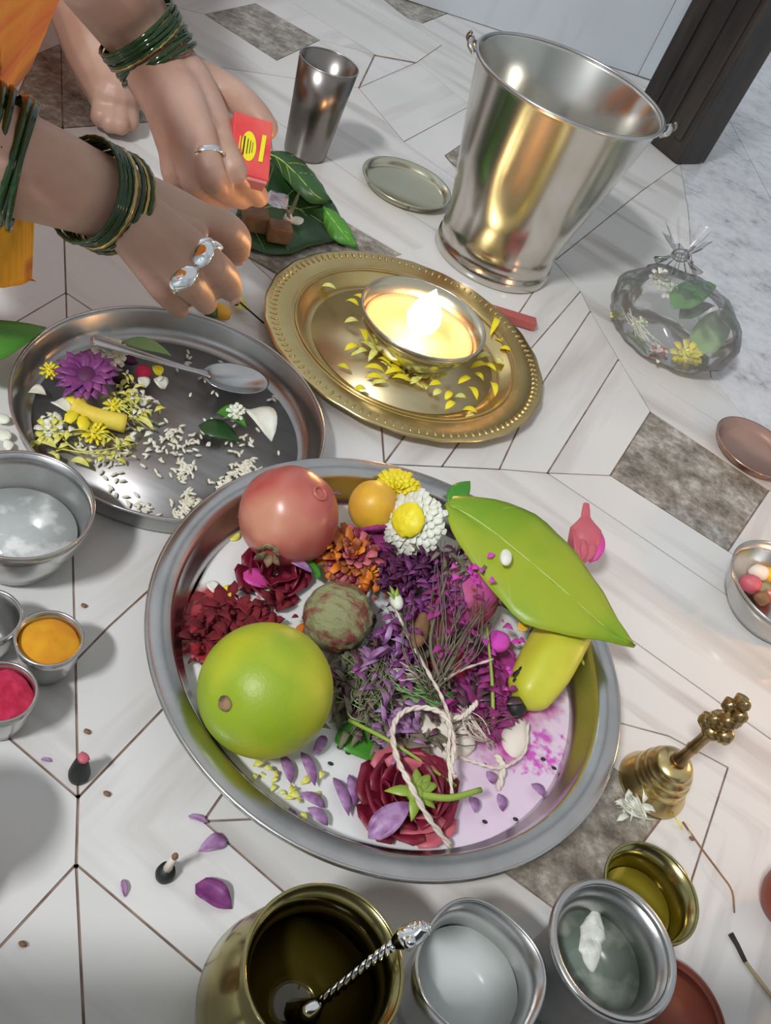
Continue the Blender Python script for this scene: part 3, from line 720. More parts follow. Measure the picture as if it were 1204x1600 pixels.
lump('kumkum_heap', 322, 985, .0080, 34, 'redpowder', 'small red powder smear against the left wall of the steel plate', 'powder', (.6, 1.3, .18), .004, 80)
lump('soaked_cotton', 690, 1145, .014, 44, 'cotton', 'pink-stained lump of white cotton inside the thread loop', 'cotton', (1.2, .9, .6), .005, 90)
lump('soaked_cotton', 805, 1150, .013, 26, 'cotton', 'small pink-tinted cotton piece below the banana end', 'cotton', (.8, 1.4, .6), .003, 90)
lump('fig', 555, 1100, .012, 30, 'leaf_dark', 'dark green soaked leaf lump right of the sweet lime', 'leaf', (1, 1.3, .5), .006, 90)
lump('fruit_slice', 655, 1075, .016, 36, 'leaf_pale', 'pale green soaked fruit piece under the grass strands', 'fruit', (1.2, .9, .5), .004, 90)
lump('brown_pod', 655, 985, .040, 20, 'jaggery', 'brown dried pod lying among the grass strands', 'pod', (.7, 1.9, .6), .002, 90)
t_ = lump('almond', 690, 1008, .038, 16, 'jaggery', 'slim brown almond lying right of the brown pod', 'almond', (.7, 1.8, .6), .001, 60)

# leaves in the pile
def lone_blade(name, b, e, w, material, label, cat, shape='leaf', group=None, **k):
    o = obj(name, blade(W(*b), W(*e), w, shape, **k), material); tag(o, label, cat, group); return o
lone_blade('leaf', (530, 1135, .014), (595, 1195, .013), .026, 'leaf_mid', 'small round green leaf right of the sweet lime', 'leaf', 'heart', bend=.06)
lone_blade('leaf', (700, 790, .040), (734, 752, .046), .016, 'leaf_mid', 'pointed green leaf tip above the large betel leaf', 'leaf')
lone_blade('leaf', (760, 860, .052), (715, 800, .055), .022, 'leaf_dark', 'dark green leaf tucked under the large betel leaf base', 'leaf')
lone_blade('leaf', (500, 905, .026), (475, 872, .030), .008, 'leaf_mid', 'tiny green leaf at the edge of the maroon rose', 'leaf')
lone_blade('leaf', (400, 925, .014), (440, 905, .018), .010, 'leaf_pale', 'small pale green sepal under the maroon rose', 'leaf')
lone_blade('petal', (380, 895, .022), (418, 918, .020), .014, 'hotpink', 'hot pink petal under the maroon rose', 'petal', 'petal')
lone_blade('petal', (448, 872, .034), (488, 895, .034), .007, 'lilac', 'slim lilac petal on the maroon rose', 'petal', 'petal')
lone_blade('petal', (345, 920, .013), (365, 932, .013), .010, 'yellow', 'yellow petal on the maroon powder', 'petal', 'petal')
lone_blade('petal', (327, 908, .013), (340, 930, .013), .008, 'white_petal', 'white petal on the maroon powder', 'petal', 'petal')
lone_blade('petal', (360, 845, .013), (372, 828, .013), .008, 'yellow_pale', 'pale yellow petal left of the pomegranate', 'petal', 'petal')
lone_blade('petal', (463, 992, .020), (474, 974, .022), .005, 'orange', 'orange petal between the sweet lime and the nut', 'petal', 'petal')
lone_blade('petal', (810, 985, .045), (824, 972, .047), .007, 'yfruit', 'orange-yellow petal beside the top of the banana', 'petal', 'petal')
lone_blade('petal', (575, 1310, .026), (641, 1254, .036), .014, 'lilac', 'long lilac petal lying across the upturned rose', 'petal', 'petal', bend=.1, fold=.5)
lone_blade('petal', (500, 760, .020), (545, 770, .020), .014, 'lilac', 'pale lilac petal between pomegranate and plate wall', 'petal', 'petal')
lone_blade('dry_stalk', (900, 1020, .036), (912, 1040, .036), .002, 'stem', 'thin yellow-green stalk beside the banana', 'stalk', 'strap')
purp = [(440, 1180, 455, 1225), (470, 1175, 492, 1228), (467, 1240, 508, 1262), (520, 1215, 545, 1275), (545, 1210, 552, 1260), (480, 1262, 512, 1290), (452, 1262, 460, 1312),
        (508, 1150, 490, 1180), (590, 1115, 606, 1155), (606, 1100, 622, 1140), (580, 1150, 612, 1175), (640, 1150, 655, 1120), (625, 1180, 650, 1165), (600, 1050, 640, 1065),
        (575, 1040, 610, 1030), (735, 1245, 742, 1270), (778, 1240, 785, 1268), (760, 1205, 770, 1225), (830, 1225, 850, 1245), (590, 1010, 610, 990), (560, 1060, 540, 1040), (760, 905, 770, 925)]
for k, (a, b, c_, d) in enumerate(purp):
    o = obj('purple_petal', blade(W(a, b, .0155+.003*(k % 3)), W(c_, d, .017+.003*(k % 2)), .0062, 'oval', bend=.12, fold=.35, nu=6, nv=2), 'lilac')
    tag(o, 'slim purple petal scattered on the milk in the steel plate', 'petal', 'purple petals in the steel plate')

# dry grass, stalks, thread
def strands(name, label, roots, n, material, spread, r, cat='grass'):
    bm = bmesh.new()
    for k in range(n):
        a, b = random.choice(roots); j = lambda s: random.uniform(-s, s)
        P = [W(a[0]+j(spread), a[1]+j(spread), a[2]), W((a[0]+b[0])/2+j(spread*1.6), (a[1]+b[1])/2+j(spread*1.6), (a[2]+b[2])/2+.008+j(.006)), W(b[0]+j(spread*1.7), b[1]+j(spread*1.7), b[2]+j(.006))]
        tube(smooth_path(P, 4), [r, r*.4], 4, bm)
    o = obj(name, bm, material); tag(o, label, cat, kind='stuff'); return o
strands('dry_grass', 'tangle of dry grass strands over the middle of the steel plate',
        [((690, 1065, .035), (700, 870, .050)), ((680, 1080, .03), (620, 940, .040)), ((685, 1075, .035), (760, 930, .052)), ((560, 1120, .020), (610, 1010, .030)), ((690, 1150, .02), (800, 1130, .022)), ((560, 1140, .02), (640, 1060, .025))],
        75, 'drygrass', 17, .0005)
strands('grass_bundle', 'bundle of white-green grass blades right of the sweet lime', [((700, 1090, .024), (590, 1030, .022)), ((610, 1110, .018), (550, 1040, .022)), ((600, 1130, .02), (545, 1080, .02))], 46, 'leaf_pale', 15, .0006)
strands('fibre_brush', 'fan of pale grass fibres beside the banana end', [((770, 1165, .018), (715, 1110, .026)), ((660, 1060, .028), (600, 1040, .026))], 40, 'thread', 9, .0005)
def bits(name, label, regions, n, material, size, cat='flower', w=.4, shape='petal'):
    bm = bmesh.new()
    for px, py, sx, sy, z in regions:
        for k in range(n):
            p = W(px+random.gauss(0, sx), py+random.gauss(0, sy), z+random.uniform(-.004, .006)); a = random.uniform(0, 2*PI); L = size*random.uniform(.5, 1.3)
            blade(p, p+Vector((L*math.cos(a), L*math.sin(a), L*random.uniform(-.5, .6))), L*w, shape, bend=.2, fold=.5, nu=3, nv=2, bm=bm)
    o = obj(name, bm, material); tag(o, label, cat, kind='stuff'); return o
bits('flower_crumbs', 'wet brown and olive debris filling the middle of the plate', [(650, 1000, 50, 60, .022), (600, 1060, 30, 40, .020), (720, 1000, 30, 50, .026)], 60, 'debris', .012, 'litter', w=.4)
bits('flower_crumbs', 'dark purple flower crumbs below the white chrysanthemum', [(625, 900, 22, 20, .036), (680, 880, 26, 12, .040)], 70, 'purple_dark', .009)
bits('flower_crumbs', 'mauve flower crumbs between the nut and the dry grass', [(640, 960, 26, 22, .036), (620, 1030, 26, 22, .030), (690, 915, 24, 18, .046)], 50, 'purple', .009)
bits('flower_crumbs', 'pale lilac petal scraps left of the thread', [(600, 1040, 24, 20, .032), (615, 1130, 18, 20, .026)], 26, 'lilac', .011, w=.3)
bits('flower_crumbs', 'magenta-dusted scraps left of the banana', [(740, 1060, 30, 24, .030), (780, 1110, 22, 20, .022), (700, 960, 20, 26, .050)], 45, 'gulal', .008)
bits('flower_crumbs', 'olive and brown scraps in the middle of the steel plate', [(600, 1080, 26, 24, .028), (720, 880, 24, 14, .052), (560, 1060, 14, 20, .022)], 40, 'drygrass', .008, w=.3)
bits('flower_crumbs', 'bright magenta specks of powder near the banana', [(760, 1020, 26, 34, .036), (750, 895, 18, 12, .060)], 16, 'gulal_bright', .005, w=.8)
bits('flower_crumbs', 'orange specks at the bottom of the crumbling marigold', [(572, 918, 10, 12, .034), (515, 855, 10, 8, .036)], 26, 'orange', .006, w=.6)
bits('flower_crumbs', 'yellow-green flower scraps at the lower left of the steel plate', [(455, 1235, 20, 18, .015), (405, 1205, 14, 10, .015)], 14, 'yellow_pale', .006, w=.5)
bits('powder_crumbs', 'loose maroon flakes over the maroon powder heap', [(365, 965, 32, 20, .022), (330, 985, 14, 26, .017), (405, 965, 14, 14, .020)], 70, 'redpowder', .009, 'powder', w=.5)
bits('dark_litter', 'dark wet plant litter between the sweet lime and the grass', [(560, 1010, 16, 34, .020), (545, 1080, 18, 30, .018), (640, 1160, 24, 12, .018)], 60, 'drygrass', .012, 'litter', w=.3)
for (pts, lab) in (
    ([(690, 1070, .036), (672, 1000, .048), (698, 900, .056)], 'long olive grass stalk leaning up the middle of the plate'),
    ([(690, 1065, .036), (715, 1010, .048), (750, 960, .052)], 'thick olive grass stalk leaning to the right in the plate'),
    ([(770, 1130, .024), (768, 1060, .036), (760, 980, .044)], 'upright grey-green stalk left of the banana'),
    ([(545, 1125, .024), (620, 1165, .034), (712, 1228, .030)], 'long thin green stalk crossing above the upturned rose')):
    tag(obj('grass_stalk', tube(smooth_path([W(*p) for p in pts], 5), [.0014, .0008], 6), 'stem' if 'green stalk' in lab else 'drygrass'), lab, 'stalk')
TH = [
 ([(703, 1322, .020), (668, 1276, .038), (640, 1225, .046), (620, 1185, .044), (613, 1140, .040), (630, 1112, .040), (665, 1106, .042), (695, 1120, .042), (708, 1160, .040), (704, 1200, .040), (712, 1215, .036)], .0017, 'white cotton thread curving in a loop over the upturned rose'),
 ([(617, 950, .042), (640, 1000, .040), (668, 1050, .040), (690, 1090, .038), (702, 1130, .042), (700, 1180, .042), (706, 1240, .036)], .0011, 'pinkish thread running down the middle of the plate from a bud'),
 ([(695, 1062, .042), (725, 1045, .040), (770, 1030, .040)], .0008, 'short thin pink thread pointing to the banana'),
 ([(715, 1183, .022), (745, 1192, .022), (775, 1200, .022), (800, 1192, .022), (820, 1172, .022), (824, 1130, .022)], .0011, 'thread curling right of the loop below the banana end'),
 ([(775, 1180, .020), (785, 1200, .020), (778, 1235, .014)], .0022, 'thick soft white thread end in the lower right of the plate'),
 ([(690, 1125, .030), (720, 1120, .032), (735, 1108, .036), (745, 1097, .038)], .0018, 'knotted white thread end left of the banana end'),
]
for pts, r_, lab in TH:
    bm = bmesh.new(); P = smooth_path([W(*p) for p in pts], 8)
    for ph in (0, PI):
        Q = []
        for i, p in enumerate(P):
            tt = (P[min(i+1, len(P)-1)]-P[max(0, i-1)]).normalized(); s = tt.cross(Vector((0, 0, 1))).normalized(); u_ = s.cross(tt)
            Q.append(p+(s*math.cos(i*.9+ph)+u_*math.sin(i*.9+ph))*r_*.45)
        tube(Q, r_*.62, 6, bm)
    tag(obj('thread', bm, 'thread'), lab, 'thread')
t = thing('flower_bud', 'small white-green flower bud in the middle of the plate', 'flower', W(617, 945, .03))
obj('bud', ball(W(619, 940, .042), .0042, u=14, v=8, mtx=aim(W(624, 955, .042)-W(612, 920, .042)), scale=(1.5, 1, 1)), 'white_petal', t)
for q in ((608, 915), (620, 918), (604, 925)): obj('sepal', blade(W(618, 938, .044), W(*q, .048), .003, 'leaf', nu=4, nv=2), 'stem', t)
# black seeds
for px, py in ((530, 1168), (543, 1176), (516, 1193), (757, 1284), (757, 1195), (848, 1186), (805, 1280), (700, 1290), (552, 1160), (865, 1200)):
    tag(obj('black_seed', ball(W(px, py, ZP+.0012), .0013, u=8, v=6, scale=(1.3, .8, .8)), 'black'), 'tiny black seed on the milk in the steel plate', 'seed', 'black seeds in the steel plate')
# pink bud beyond the leaf, leaning on the rim
t = thing('pink_bud', 'pointed pink flower bud behind the large green leaf, outside the plate rim', 'flower', W(905, 860, 0))
d_ = W(915, 795, .040)-W(912, 850, .030); A = aim(d_)
prof_ = [(0, -.012), (.008, -.010), (.0125, -.002), (.0115, .008), (.006, .015), (.0035, .019), (.003, .025), (.0022, .030), (0, .031)]
A2_ = A @ Matrix(((0, 0, 1), (0, 1, 0), (-1, 0, 0)))
obj('bud', lathe(prof_, W(912, 845, .033), 28, mtx=A2_, wob=lambda a, z: 1+.06*math.cos(3*a)), M['rosepink'], t)
for k in range(3): obj('petal', blade(W(905+k*8, 880, .030), W(895+k*20, 828, .040), .012, 'petal', bend=.15, fold=.3), 'hotpink' if k == 2 else 'rosepink', t)

# ---------------------------------------------------------------- brass plate, lamp and petals
BC = Vector((-.0477, .6956, 0)); 
t = thing('brass_plate', 'round brass plate with a pricked rim carrying the lit lamp', 'plate', BC)
prof = [(0, 0), (.086, 0), (.093, .002), (.099, .0085), (.103, .0105), (.126, .0125), (.1278, .0118)]
inn = [(.1280, .0132), (.126, .0140), (.103, .0120), (.098, .0100), (.092, .0035), (.086, .0013), (0, .0013)]
obj('dish', lathe(prof+inn, BC, 128, wob=lambda a, z: 1+(.004*math.cos(24*a) if z > .0115 else 0)), 'brass', t)
obj('dish_floor', lathe([(0, .0014), (.084, .0014), (.084, .0018), (0, .0018)], BC, 96), 'brass_floor', t)
for rr in (.1005, .1045): obj('raised_ring', lathe([(rr+.0009*math.cos(a), .0117+.0009*math.sin(a)) for a in [k*PI/3 for k in range(6)]], BC, 96, closed=True), 'brass', t)
me_bead = None
for k in range(110):
    a = 2*PI*k/110; p = BC+Vector((.1205*math.cos(a), .1205*math.sin(a), .0137))
    if me_bead is None:
        o = obj('rim_bead', ball((0, 0, 0), .0022, u=8, v=5, scale=(1.6, .55, .5)), 'brass', None, origin=(0, 0, 0)); me_bead = o.data
    else: o = bpy.data.objects.new('rim_bead', me_bead); COL.objects.link(o)
    o.parent = t; o.location = p-BC; o.rotation_euler = (0, 0, a)
DC = Vector((-.0415, .692, .0018)); 
def lamp(DC, label, power, name='oil_lamp', mt='steel', lift=0.):
    t = thing(name, label, 'lamp', (DC.x, DC.y, DC.z))
    if lift:
        h = lift
        obj('stand', lathe([(0, 0), (.050, 0), (.052, .004), (.030, .012), (.010, .020), (.007, h*.5), (.011, h*.55), (.007, h*.6), (.009, h*.93), (.020, h), (0, h)], DC, 48), mt, t)
        DC = DC+Vector((0, 0, lift))
    if lift:
        obj('bowl', lathe([(0, 0), (.016, 0), (.024, .005), (.0235, .0065), (.015, .002), (0, .002)], DC, 48), mt, t)
        obj('flame', lathe([(0, 0), (.006, .002), (.0125, .010), (.0150, .020), (.0125, .032), (.007, .043), (.0025, .052), (0, .056)], DC+Vector((0, 0, .008)), 24), 'flame', t)
        return
    M['flame'].node_tree.nodes['Principled BSDF'].inputs['Emission Strength'].default_value = power
    prof = [(0, 0), (.024, 0), (.030, .003), (.043, .014), (.052, .028), (.0558, .040)]
    inn = [(.0545, .0405), (.0508, .0285), (.042, .0155), (.029, .0050), (.022, .0025), (0, .0025)]
    obj('bowl', lathe(prof+inn, DC, 72), mt, t)
    obj('rim', lathe([(.0555+.0011*math.cos(a), .0400+.0011*math.sin(a)) for a in [k*PI/4 for k in range(8)]], DC, 72, closed=True), 'steel', t)
    obj('ghee', lathe([(0, .0150), (.035, .0150), (.0418, .0156), (.047, .0225), (.0495, .0270), (.0490, .0272), (.046, .0232), (.0410, .0162), (.034, .0158), (0, .0158)], DC, 48, closed=True), 'ghee', t)
    obj('wick', tube(smooth_path([DC+Vector((.006, -.012, .012)), DC+Vector((.001, -.003, .016)), DC+Vector((0, 0, .027))], 4), [.003, .0022, .0015], 8), 'cotton', t)
    fp = [(0, 0), (.006, .002), (.0125, .009), (.0150, .017), (.0125, .027), (.007, .036), (.0025, .043), (0, .047)]
    obj('flame', lathe(fp, DC+Vector((0, 0, .022)), 24), 'flame', t)
lamp(DC, 'small steel bowl oil lamp with a burning flame on the brass plate', 85, mt='lid_brass')
# petals around the lamp
pet = [(500, 448, 525, 452), (540, 470, 560, 478), (552, 462, 570, 470), (538, 504, 560, 502), (560, 515, 572, 535), (538, 548, 560, 540), (548, 556, 575, 548), (525, 572, 545, 578),
       (568, 575, 600, 580), (575, 565, 590, 545), (590, 560, 610, 570), (600, 585, 630, 580), (580, 600, 605, 598), (605, 570, 625, 588), (552, 610, 572, 608), (560, 535, 590, 555), (570, 590, 598, 592),
       (670, 602, 690, 600), (676, 618, 690, 610), (695, 625, 705, 612), (695, 640, 710, 628), (710, 620, 728, 622), (730, 605, 745, 625), (722, 640, 745, 645), (725, 655, 745, 652), (765, 598, 773, 620),
       (752, 570, 775, 580), (760, 515, 780, 520), (770, 530, 790, 540), (780, 545, 798, 548), (745, 560, 765, 555), (775, 500, 765, 525), (715, 600, 735, 590), (685, 590, 700, 585), (755, 595, 740, 583),
       (612, 590, 640, 596), (640, 600, 655, 592), (600, 560, 615, 555), (735, 575, 760, 570), (770, 560, 785, 570)]
for k, (a, b, c_, d) in enumerate(pet):
    z = .0045+.0022*(k % 3)
    o = obj('yellow_petal', blade(W(a, b, z), W(c_, d, z+.003), .0062, 'oval', bend=.22, fold=.15, nu=6, nv=4), 'yellow' if k % 3 else 'yellow_pale')
    tag(o, 'small yellow petal scattered around the lamp on the brass plate', 'petal', 'yellow petals on the brass plate')
for k in range(24):
    a = random.uniform(-1.9, -.5); rr = random.uniform(.030, .046); p = DC+Vector((rr*math.cos(a), rr*math.sin(a), .002)); a2 = random.uniform(0, 6.28)
    o = obj('yellow_petal', blade(p, p+Vector((.008*math.cos(a2), .008*math.sin(a2), .003)), .005, 'petal', bend=.2, fold=.5, nu=4, nv=2), 'yellow_pale')
    tag(o, 'small yellow petal scattered around the lamp on the brass plate', 'petal', 'yellow petals on the brass plate')

# ---------------------------------------------------------------- steel thali at the left
TC = Vector((-.1655, .4799, 0)); TZ = .0022
t = thing('steel_tray', 'round steel tray with rice grains and loose flowers at the left', 'plate', TC)
prof = [(0, 0), (.095, 0), (.101, .002), (.1045, .009), (.1065, .020), (.1087, .0225)]
inn = [(.1080, .0238), (.1058, .0210), (.1032, .0095), (.1000, .0035), (.0945, .0016), (0, .0016)]
obj('dish', lathe(prof+inn, TC, 112), 'steel_dull', t)
obj('dish_floor', lathe([(0, .0017), (.0935, .0017), (.0935, .0020), (0, .0020)], TC, 96), 'steel_floor', t)
obj('rim_bead', lathe([(.1080+.0011*math.cos(a), .0232+.0011*math.sin(a)) for a in [k*PI/4 for k in range(8)]], TC, 112, closed=True), 'steel', t)
# rice
bm = bmesh.new()
clus = [(215, 660, 26, 16), (270, 680, 22, 26), (290, 735, 16, 34), (270, 705, 30, 20), (310, 690, 18, 12), (385, 738, 20, 60), (350, 760, 16, 34), (300, 785, 22, 40), (285, 800, 12, 26), (340, 610, 60, 16), (300, 565, 20, 5), (380, 700, 30, 10), (200, 700, 30, 18), (160, 720, 26, 18), (180, 760, 30, 12), (225, 795, 10, 12), (130, 700, 22, 14), (430, 640, 20, 6), (200, 640, 30, 12), (370, 700, 50, 14), (250, 740, 50, 12), (180, 590, 40, 8)]
for px, py, s, n in clus:
    for k in range(n):
        q = W(random.gauss(px, s*.55), random.gauss(py, s*.5), TZ)
        if (q-TC).length > .092: continue
        a = random.uniform(0, PI)
        ball(q+Vector((0, 0, .0011+random.uniform(0, .001))), .0030, bm, 6, 4, mtx=rotz(a), scale=(1, .36, .34))
tag(obj('rice_grains', bm, 'rice'), 'white rice grains scattered over the steel tray', 'rice', kind='stuff')
# purple daisy
t = thing('purple_daisy', 'purple daisy with a dark centre on the steel tray', 'flower', W(135, 592, TZ))
flower(W(135, 588, .020), .0232, 17, 'purple', 'purple_dark', t, (-.05, -.35, 1), layers=2, pw=.30, core=.34, lift=.16)
obj('stalk', tube([W(135, 592, TZ), W(135, 588, .018)], .003, 8), 'stem', t)
# yellow frangipani-like flower: tube and lobes
t = thing('yellow_flower', 'yellow tube-shaped flower lying below the purple daisy', 'flower', W(150, 655, TZ))
obj('flower_tube', tube(smooth_path([W(196, 662, .010), W(165, 655, .011), W(135, 645, .012), W(115, 635, .013)], 4), [.0065, .0062, .0058, .0070], 14), 'yfl', t)
for q in ((108, 620, 122, 640), (105, 660, 122, 645), (130, 672, 128, 650), (118, 625, 135, 640)):
    obj('petal', blade(W(q[2], q[3], .012), W(q[0], q[1], .014), .010, 'spoon', bend=.2, nu=4, nv=2), 'yellow', t)
t = thing('marigold_head', 'small yellow marigold below the tube-shaped flower on the tray', 'flower', W(148, 682, TZ)); pompon(W(148, 678, .010), .0095, 26, ['yellow'], t, (0, -.3, 1), .6)
t = thing('marigold_head', 'small yellow marigold right of the purple daisy on the tray', 'flower', W(178, 640, TZ)); pompon(W(178, 636, .010), .0085, 24, ['yellow', 'yellow_pale'], t, (0, -.3, 1), .6)
t = thing('marigold_head', 'small yellow marigold left of the purple daisy on the tray', 'flower', W(78, 583, TZ)); pompon(W(78, 580, .014), .0075, 20, ['yellow'], t, (0, -.3, 1), .6)
t = thing('white_flower', 'pale pink-white blossom beside the spoon handle on the tray', 'flower', W(172, 555, TZ)); pompon(W(172, 552, .014), .013, 26, ['white_petal', 'cotton'], t, (.2, -.3, 1), .6, pw=.5)
t = thing('white_flower', 'small cream blossom at the lower left of the tray', 'flower', W(75, 675, TZ)); pompon(W(78, 672, .008), .011, 18, ['white_petal', 'yellow_pale'], t, (-.2, -.3, 1), .5, pw=.5)
for b, e, w_, mt_, lab in (((85, 628), (110, 646), .013, 'white_petal', 'broad white petal left of the yellow tube-shaped flower'), ((45, 612), (72, 617), .010, 'rice', 'dull white petal near the left wall of the tray'),
      ((228, 606), (216, 590), .010, 'white_petal', 'white petal right of the red berry'), ((258, 608), (240, 592), .012, 'white_petal', 'white petal at the right of the red berry pair'), ((250, 588), (238, 572), .009, 'yellow', 'yellow petal above the white petal pair on the tray'),
      ((390, 640), (424, 690), .022, 'white_petal', 'large white petal with the green leaf on the tray'), ((225, 635), (218, 622), .007, 'white_petal', 'small cream petal right of the purple daisy'),
      ((60, 690), (88, 700), .008, 'yellow_pale', 'pale yellow petal near the bowl side of the tray'), ((110, 720), (140, 730), .006, 'yellow_pale', 'slim cream petal low on the tray'), ((212, 655), (240, 672), .006, 'yellow_pale', 'slim yellow-green petal at the end of the thin stalk')):
    lone_blade('petal', (*b, .006), (*e, .009), w_, mt_, lab, 'petal', 'petal', bend=.2, fold=.3)
tag(obj('red_berry', ball(W(224, 582, .009), .0058, u=18, v=12), 'kumkum'), 'round crimson berry right of the purple daisy', 'berry')
tag(obj('dark_seed', ball(W(190, 595, .006), .0055, u=14, v=8, nz=.002, nf=200, scale=(1.3, .8, .8)), 'char'), 'dark dried seed head beside the purple daisy', 'seed')
tag(obj('dark_petals', ball(W(196, 560, .006), .006, u=14, v=8, nz=.003, nf=200, scale=(1.6, .8, .5)), 'purple_dark'), 'dark wilted petals under the spoon handle', 'petal')
lone_blade('leaf', (192, 535, .012), (268, 556, .012), .017, 'leaf_pale', 'light green leaf lying behind the spoon handle', 'leaf')
lone_blade('leaf', (310, 665, .007), (375, 690, .006), .022, 'leaf_dark', 'dark green leaf under the white petal on the tray', 'leaf')
lone_blade('leaf', (338, 645, .010), (385, 668, .012), .018, 'leaf_mid', 'bright green folded leaf on the right of the tray', 'leaf', fold=.7)
t = thing('white_flower', 'tiny white blossom on the bright green folded leaf', 'flower', W(365, 650, .010)); pompon(W(368, 645, .016), .008, 16, ['white_petal'], t, (.1, -.3, 1), .6, pw=.5)
tag(obj('grass_stalk', tube(smooth_path([W(185, 615, .006), W(210, 645, .010), W(250, 668, .005)], 4), [.0009, .0006], 6), 'leaf_dark'), 'thin dark green stalk on the steel tray', 'stalk')
strands('petal_crumbs', 'cream and green flower crumbs on the left of the tray', [((90, 690, .004), (200, 690, .005)), ((180, 620, .004), (230, 660, .004))], 10, 'yellow_pale', 12, .0007, 'flower')
bits('petal_crumbs', 'cream and yellow flower scraps on the left of the tray', [(85, 680, 18, 18, .005), (150, 700, 34, 12, .004), (210, 640, 16, 14, .005), (195, 610, 12, 10, .006)], 26, 'yellow_pale', .007, w=.45)
bits('petal_crumbs', 'white flower scraps on the left of the tray', [(85, 670, 18, 14, .006), (220, 690, 20, 12, .004), (215, 625, 16, 10, .006)], 14, 'white_petal', .006, w=.5)
# spoon
t = thing('steel_spoon', 'steel spoon resting in the steel tray', 'spoon', W(330, 590, TZ))
sc_ = W(368, 592, .011); sdir = (W(420, 592, .011)-W(320, 582, .014)).normalized(); A = aim(sdir)
bm = bmesh.new(); bowl = lathe([(0, -.0062), (.006, -.0056), (.012, -.0032), (.0165, .0005), (.0170, .0010), (.0160, .0008), (.0115, -.0022), (.006, -.0045), (0, -.0051)], (0, 0, 0), 36, bm)
for v in bm.verts: v.co = sc_+A @ Vector((v.co.x*1.55, v.co.y*1.02, v.co.z))
obj('spoon_bowl', bm, 'steel', t)
P = smooth_path([W(328, 585, .012), W(290, 575, .018), W(230, 557, .024), W(175, 540, .026), W(142, 530, .027)], 6); bm = bmesh.new(); rings = []
for i, p in enumerate(P):
    tt = (P[min(i+1, len(P)-1)]-P[max(0, i-1)]).normalized(); s = tt.cross(Vector((0, 0, 1))).normalized(); u_ = s.cross(tt); w_ = float(np.interp(i/(len(P)-1), [0, .15, .6, .95, 1], [.0052, .0030, .0045, .0062, .003]))
    rings.append([bm.verts.new(p+s*w_*math.cos(a)+u_*.0011*math.sin(a)) for a in [k*PI/5 for k in range(10)]])
for a, b in zip(rings, rings[1:]):
    for k in range(10): bm.faces.new((a[k], b[k], b[(k+1) % 10], a[(k+1) % 10]))
bm.faces.new(rings[0][::-1]); bm.faces.new(rings[-1]); obj('handle', bm, 'steel', t)

# ---------------------------------------------------------------- small bowls at the left
def cup(name, label, c, prof, material, cat='bowl', seg=64, t_=.0011, rim=.0009, wob=None, rim_mat=None):
    t = thing(name, label, cat, c)
    obj('body', lathe(shell(prof, t_), c, seg, wob=wob), material, t)
    R_, Z_ = prof[-1]
    obj('rim', lathe([(R_-t_*.5+rim*math.cos(a), Z_+rim*math.sin(a)) for a in [k*PI/4 for k in range(8)]], c, seg, closed=True, wob=wob), rim_mat or material, t)
    return t
def liquid(name, label, cat, c, r, z, material, wob=None, t_=.004, kind='stuff'):
    o = obj(name, lathe([(0, z-t_), (r*.93, z-t_), (r, z), (0, z)], c, 48, wob=wob), material); tag(o, label, cat, kind=kind); return o
BLc = Vector((-.1893, .3266, 0))
cup('steel_bowl', 'steel bowl of water with white flecks at the left edge', BLc, [(0, 0), (.022, 0), (.029, .006), (.036, .022), (.0395, .036), (.0412, .045)], 'steel')
M['cloudy'] = mat('cloudy_water', (.50, .54, .53), .06, c2=(.80, .82, .80), scale=55, lo=.54, hi=.64, spec=.6)
liquid('water', 'cloudy water with white flecks in the left steel bowl', 'water', BLc, .0335, .021, 'cloudy')
def small(c, label, fill, flabel, mt_='steel'):
    cup('small_cup', label, c, [(0, 0), (.010, 0), (.0125, .003), (.0155, .014), (.0168, .024), (.0176, .030)], mt_)
    if fill: tag(obj('powder', ball(c+Vector((0, 0, .0245)), .0158, u=36, v=18, nz=.0012, nf=160, scale=(1, 1, .30)), fill), flabel, 'powder', kind='stuff')
small(Vector((-.1320, .2660, 0)), 'small steel cup of yellow turmeric powder', 'turmeric', 'yellow turmeric powder heaped in the small steel cup')
small(Vector((-.1350, .2270, 0)), 'small steel cup of crimson powder', 'kumkum', 'crimson powder heaped in the small steel cup')
small(Vector((-.1660, .2620, 0)), 'small shiny empty steel cup at the left edge beside the turmeric', None, None)
cup('small_cup', 'brass-coloured little stand between the steel cups at the left edge', Vector((-.1660, .2240, 0)), [(0, 0), (.009, 0), (.011, .003), (.013, .010), (.0145, .016)], 'steel_dull')
lone_blade('leaf', (-90, 560, .030), (72, 512, .022), .050, 'leaf_mid', 'broad green leaf at the left edge beside the steel tray', 'leaf', 'heart', bend=.05)
# loose petals at the tray's left
for (a, b, c_, d) in ((2, 690, 12, 672), (6, 700, 22, 694), (0, 662, 10, 648)):
    o = obj('pale_petal', blade(W(a, b, .002), W(c_, d, .004), .010, 'petal', bend=.2), 'white_petal'); tag(o, 'pale petal on the floor left of the steel tray', 'petal', 'pale petals left of the tray')

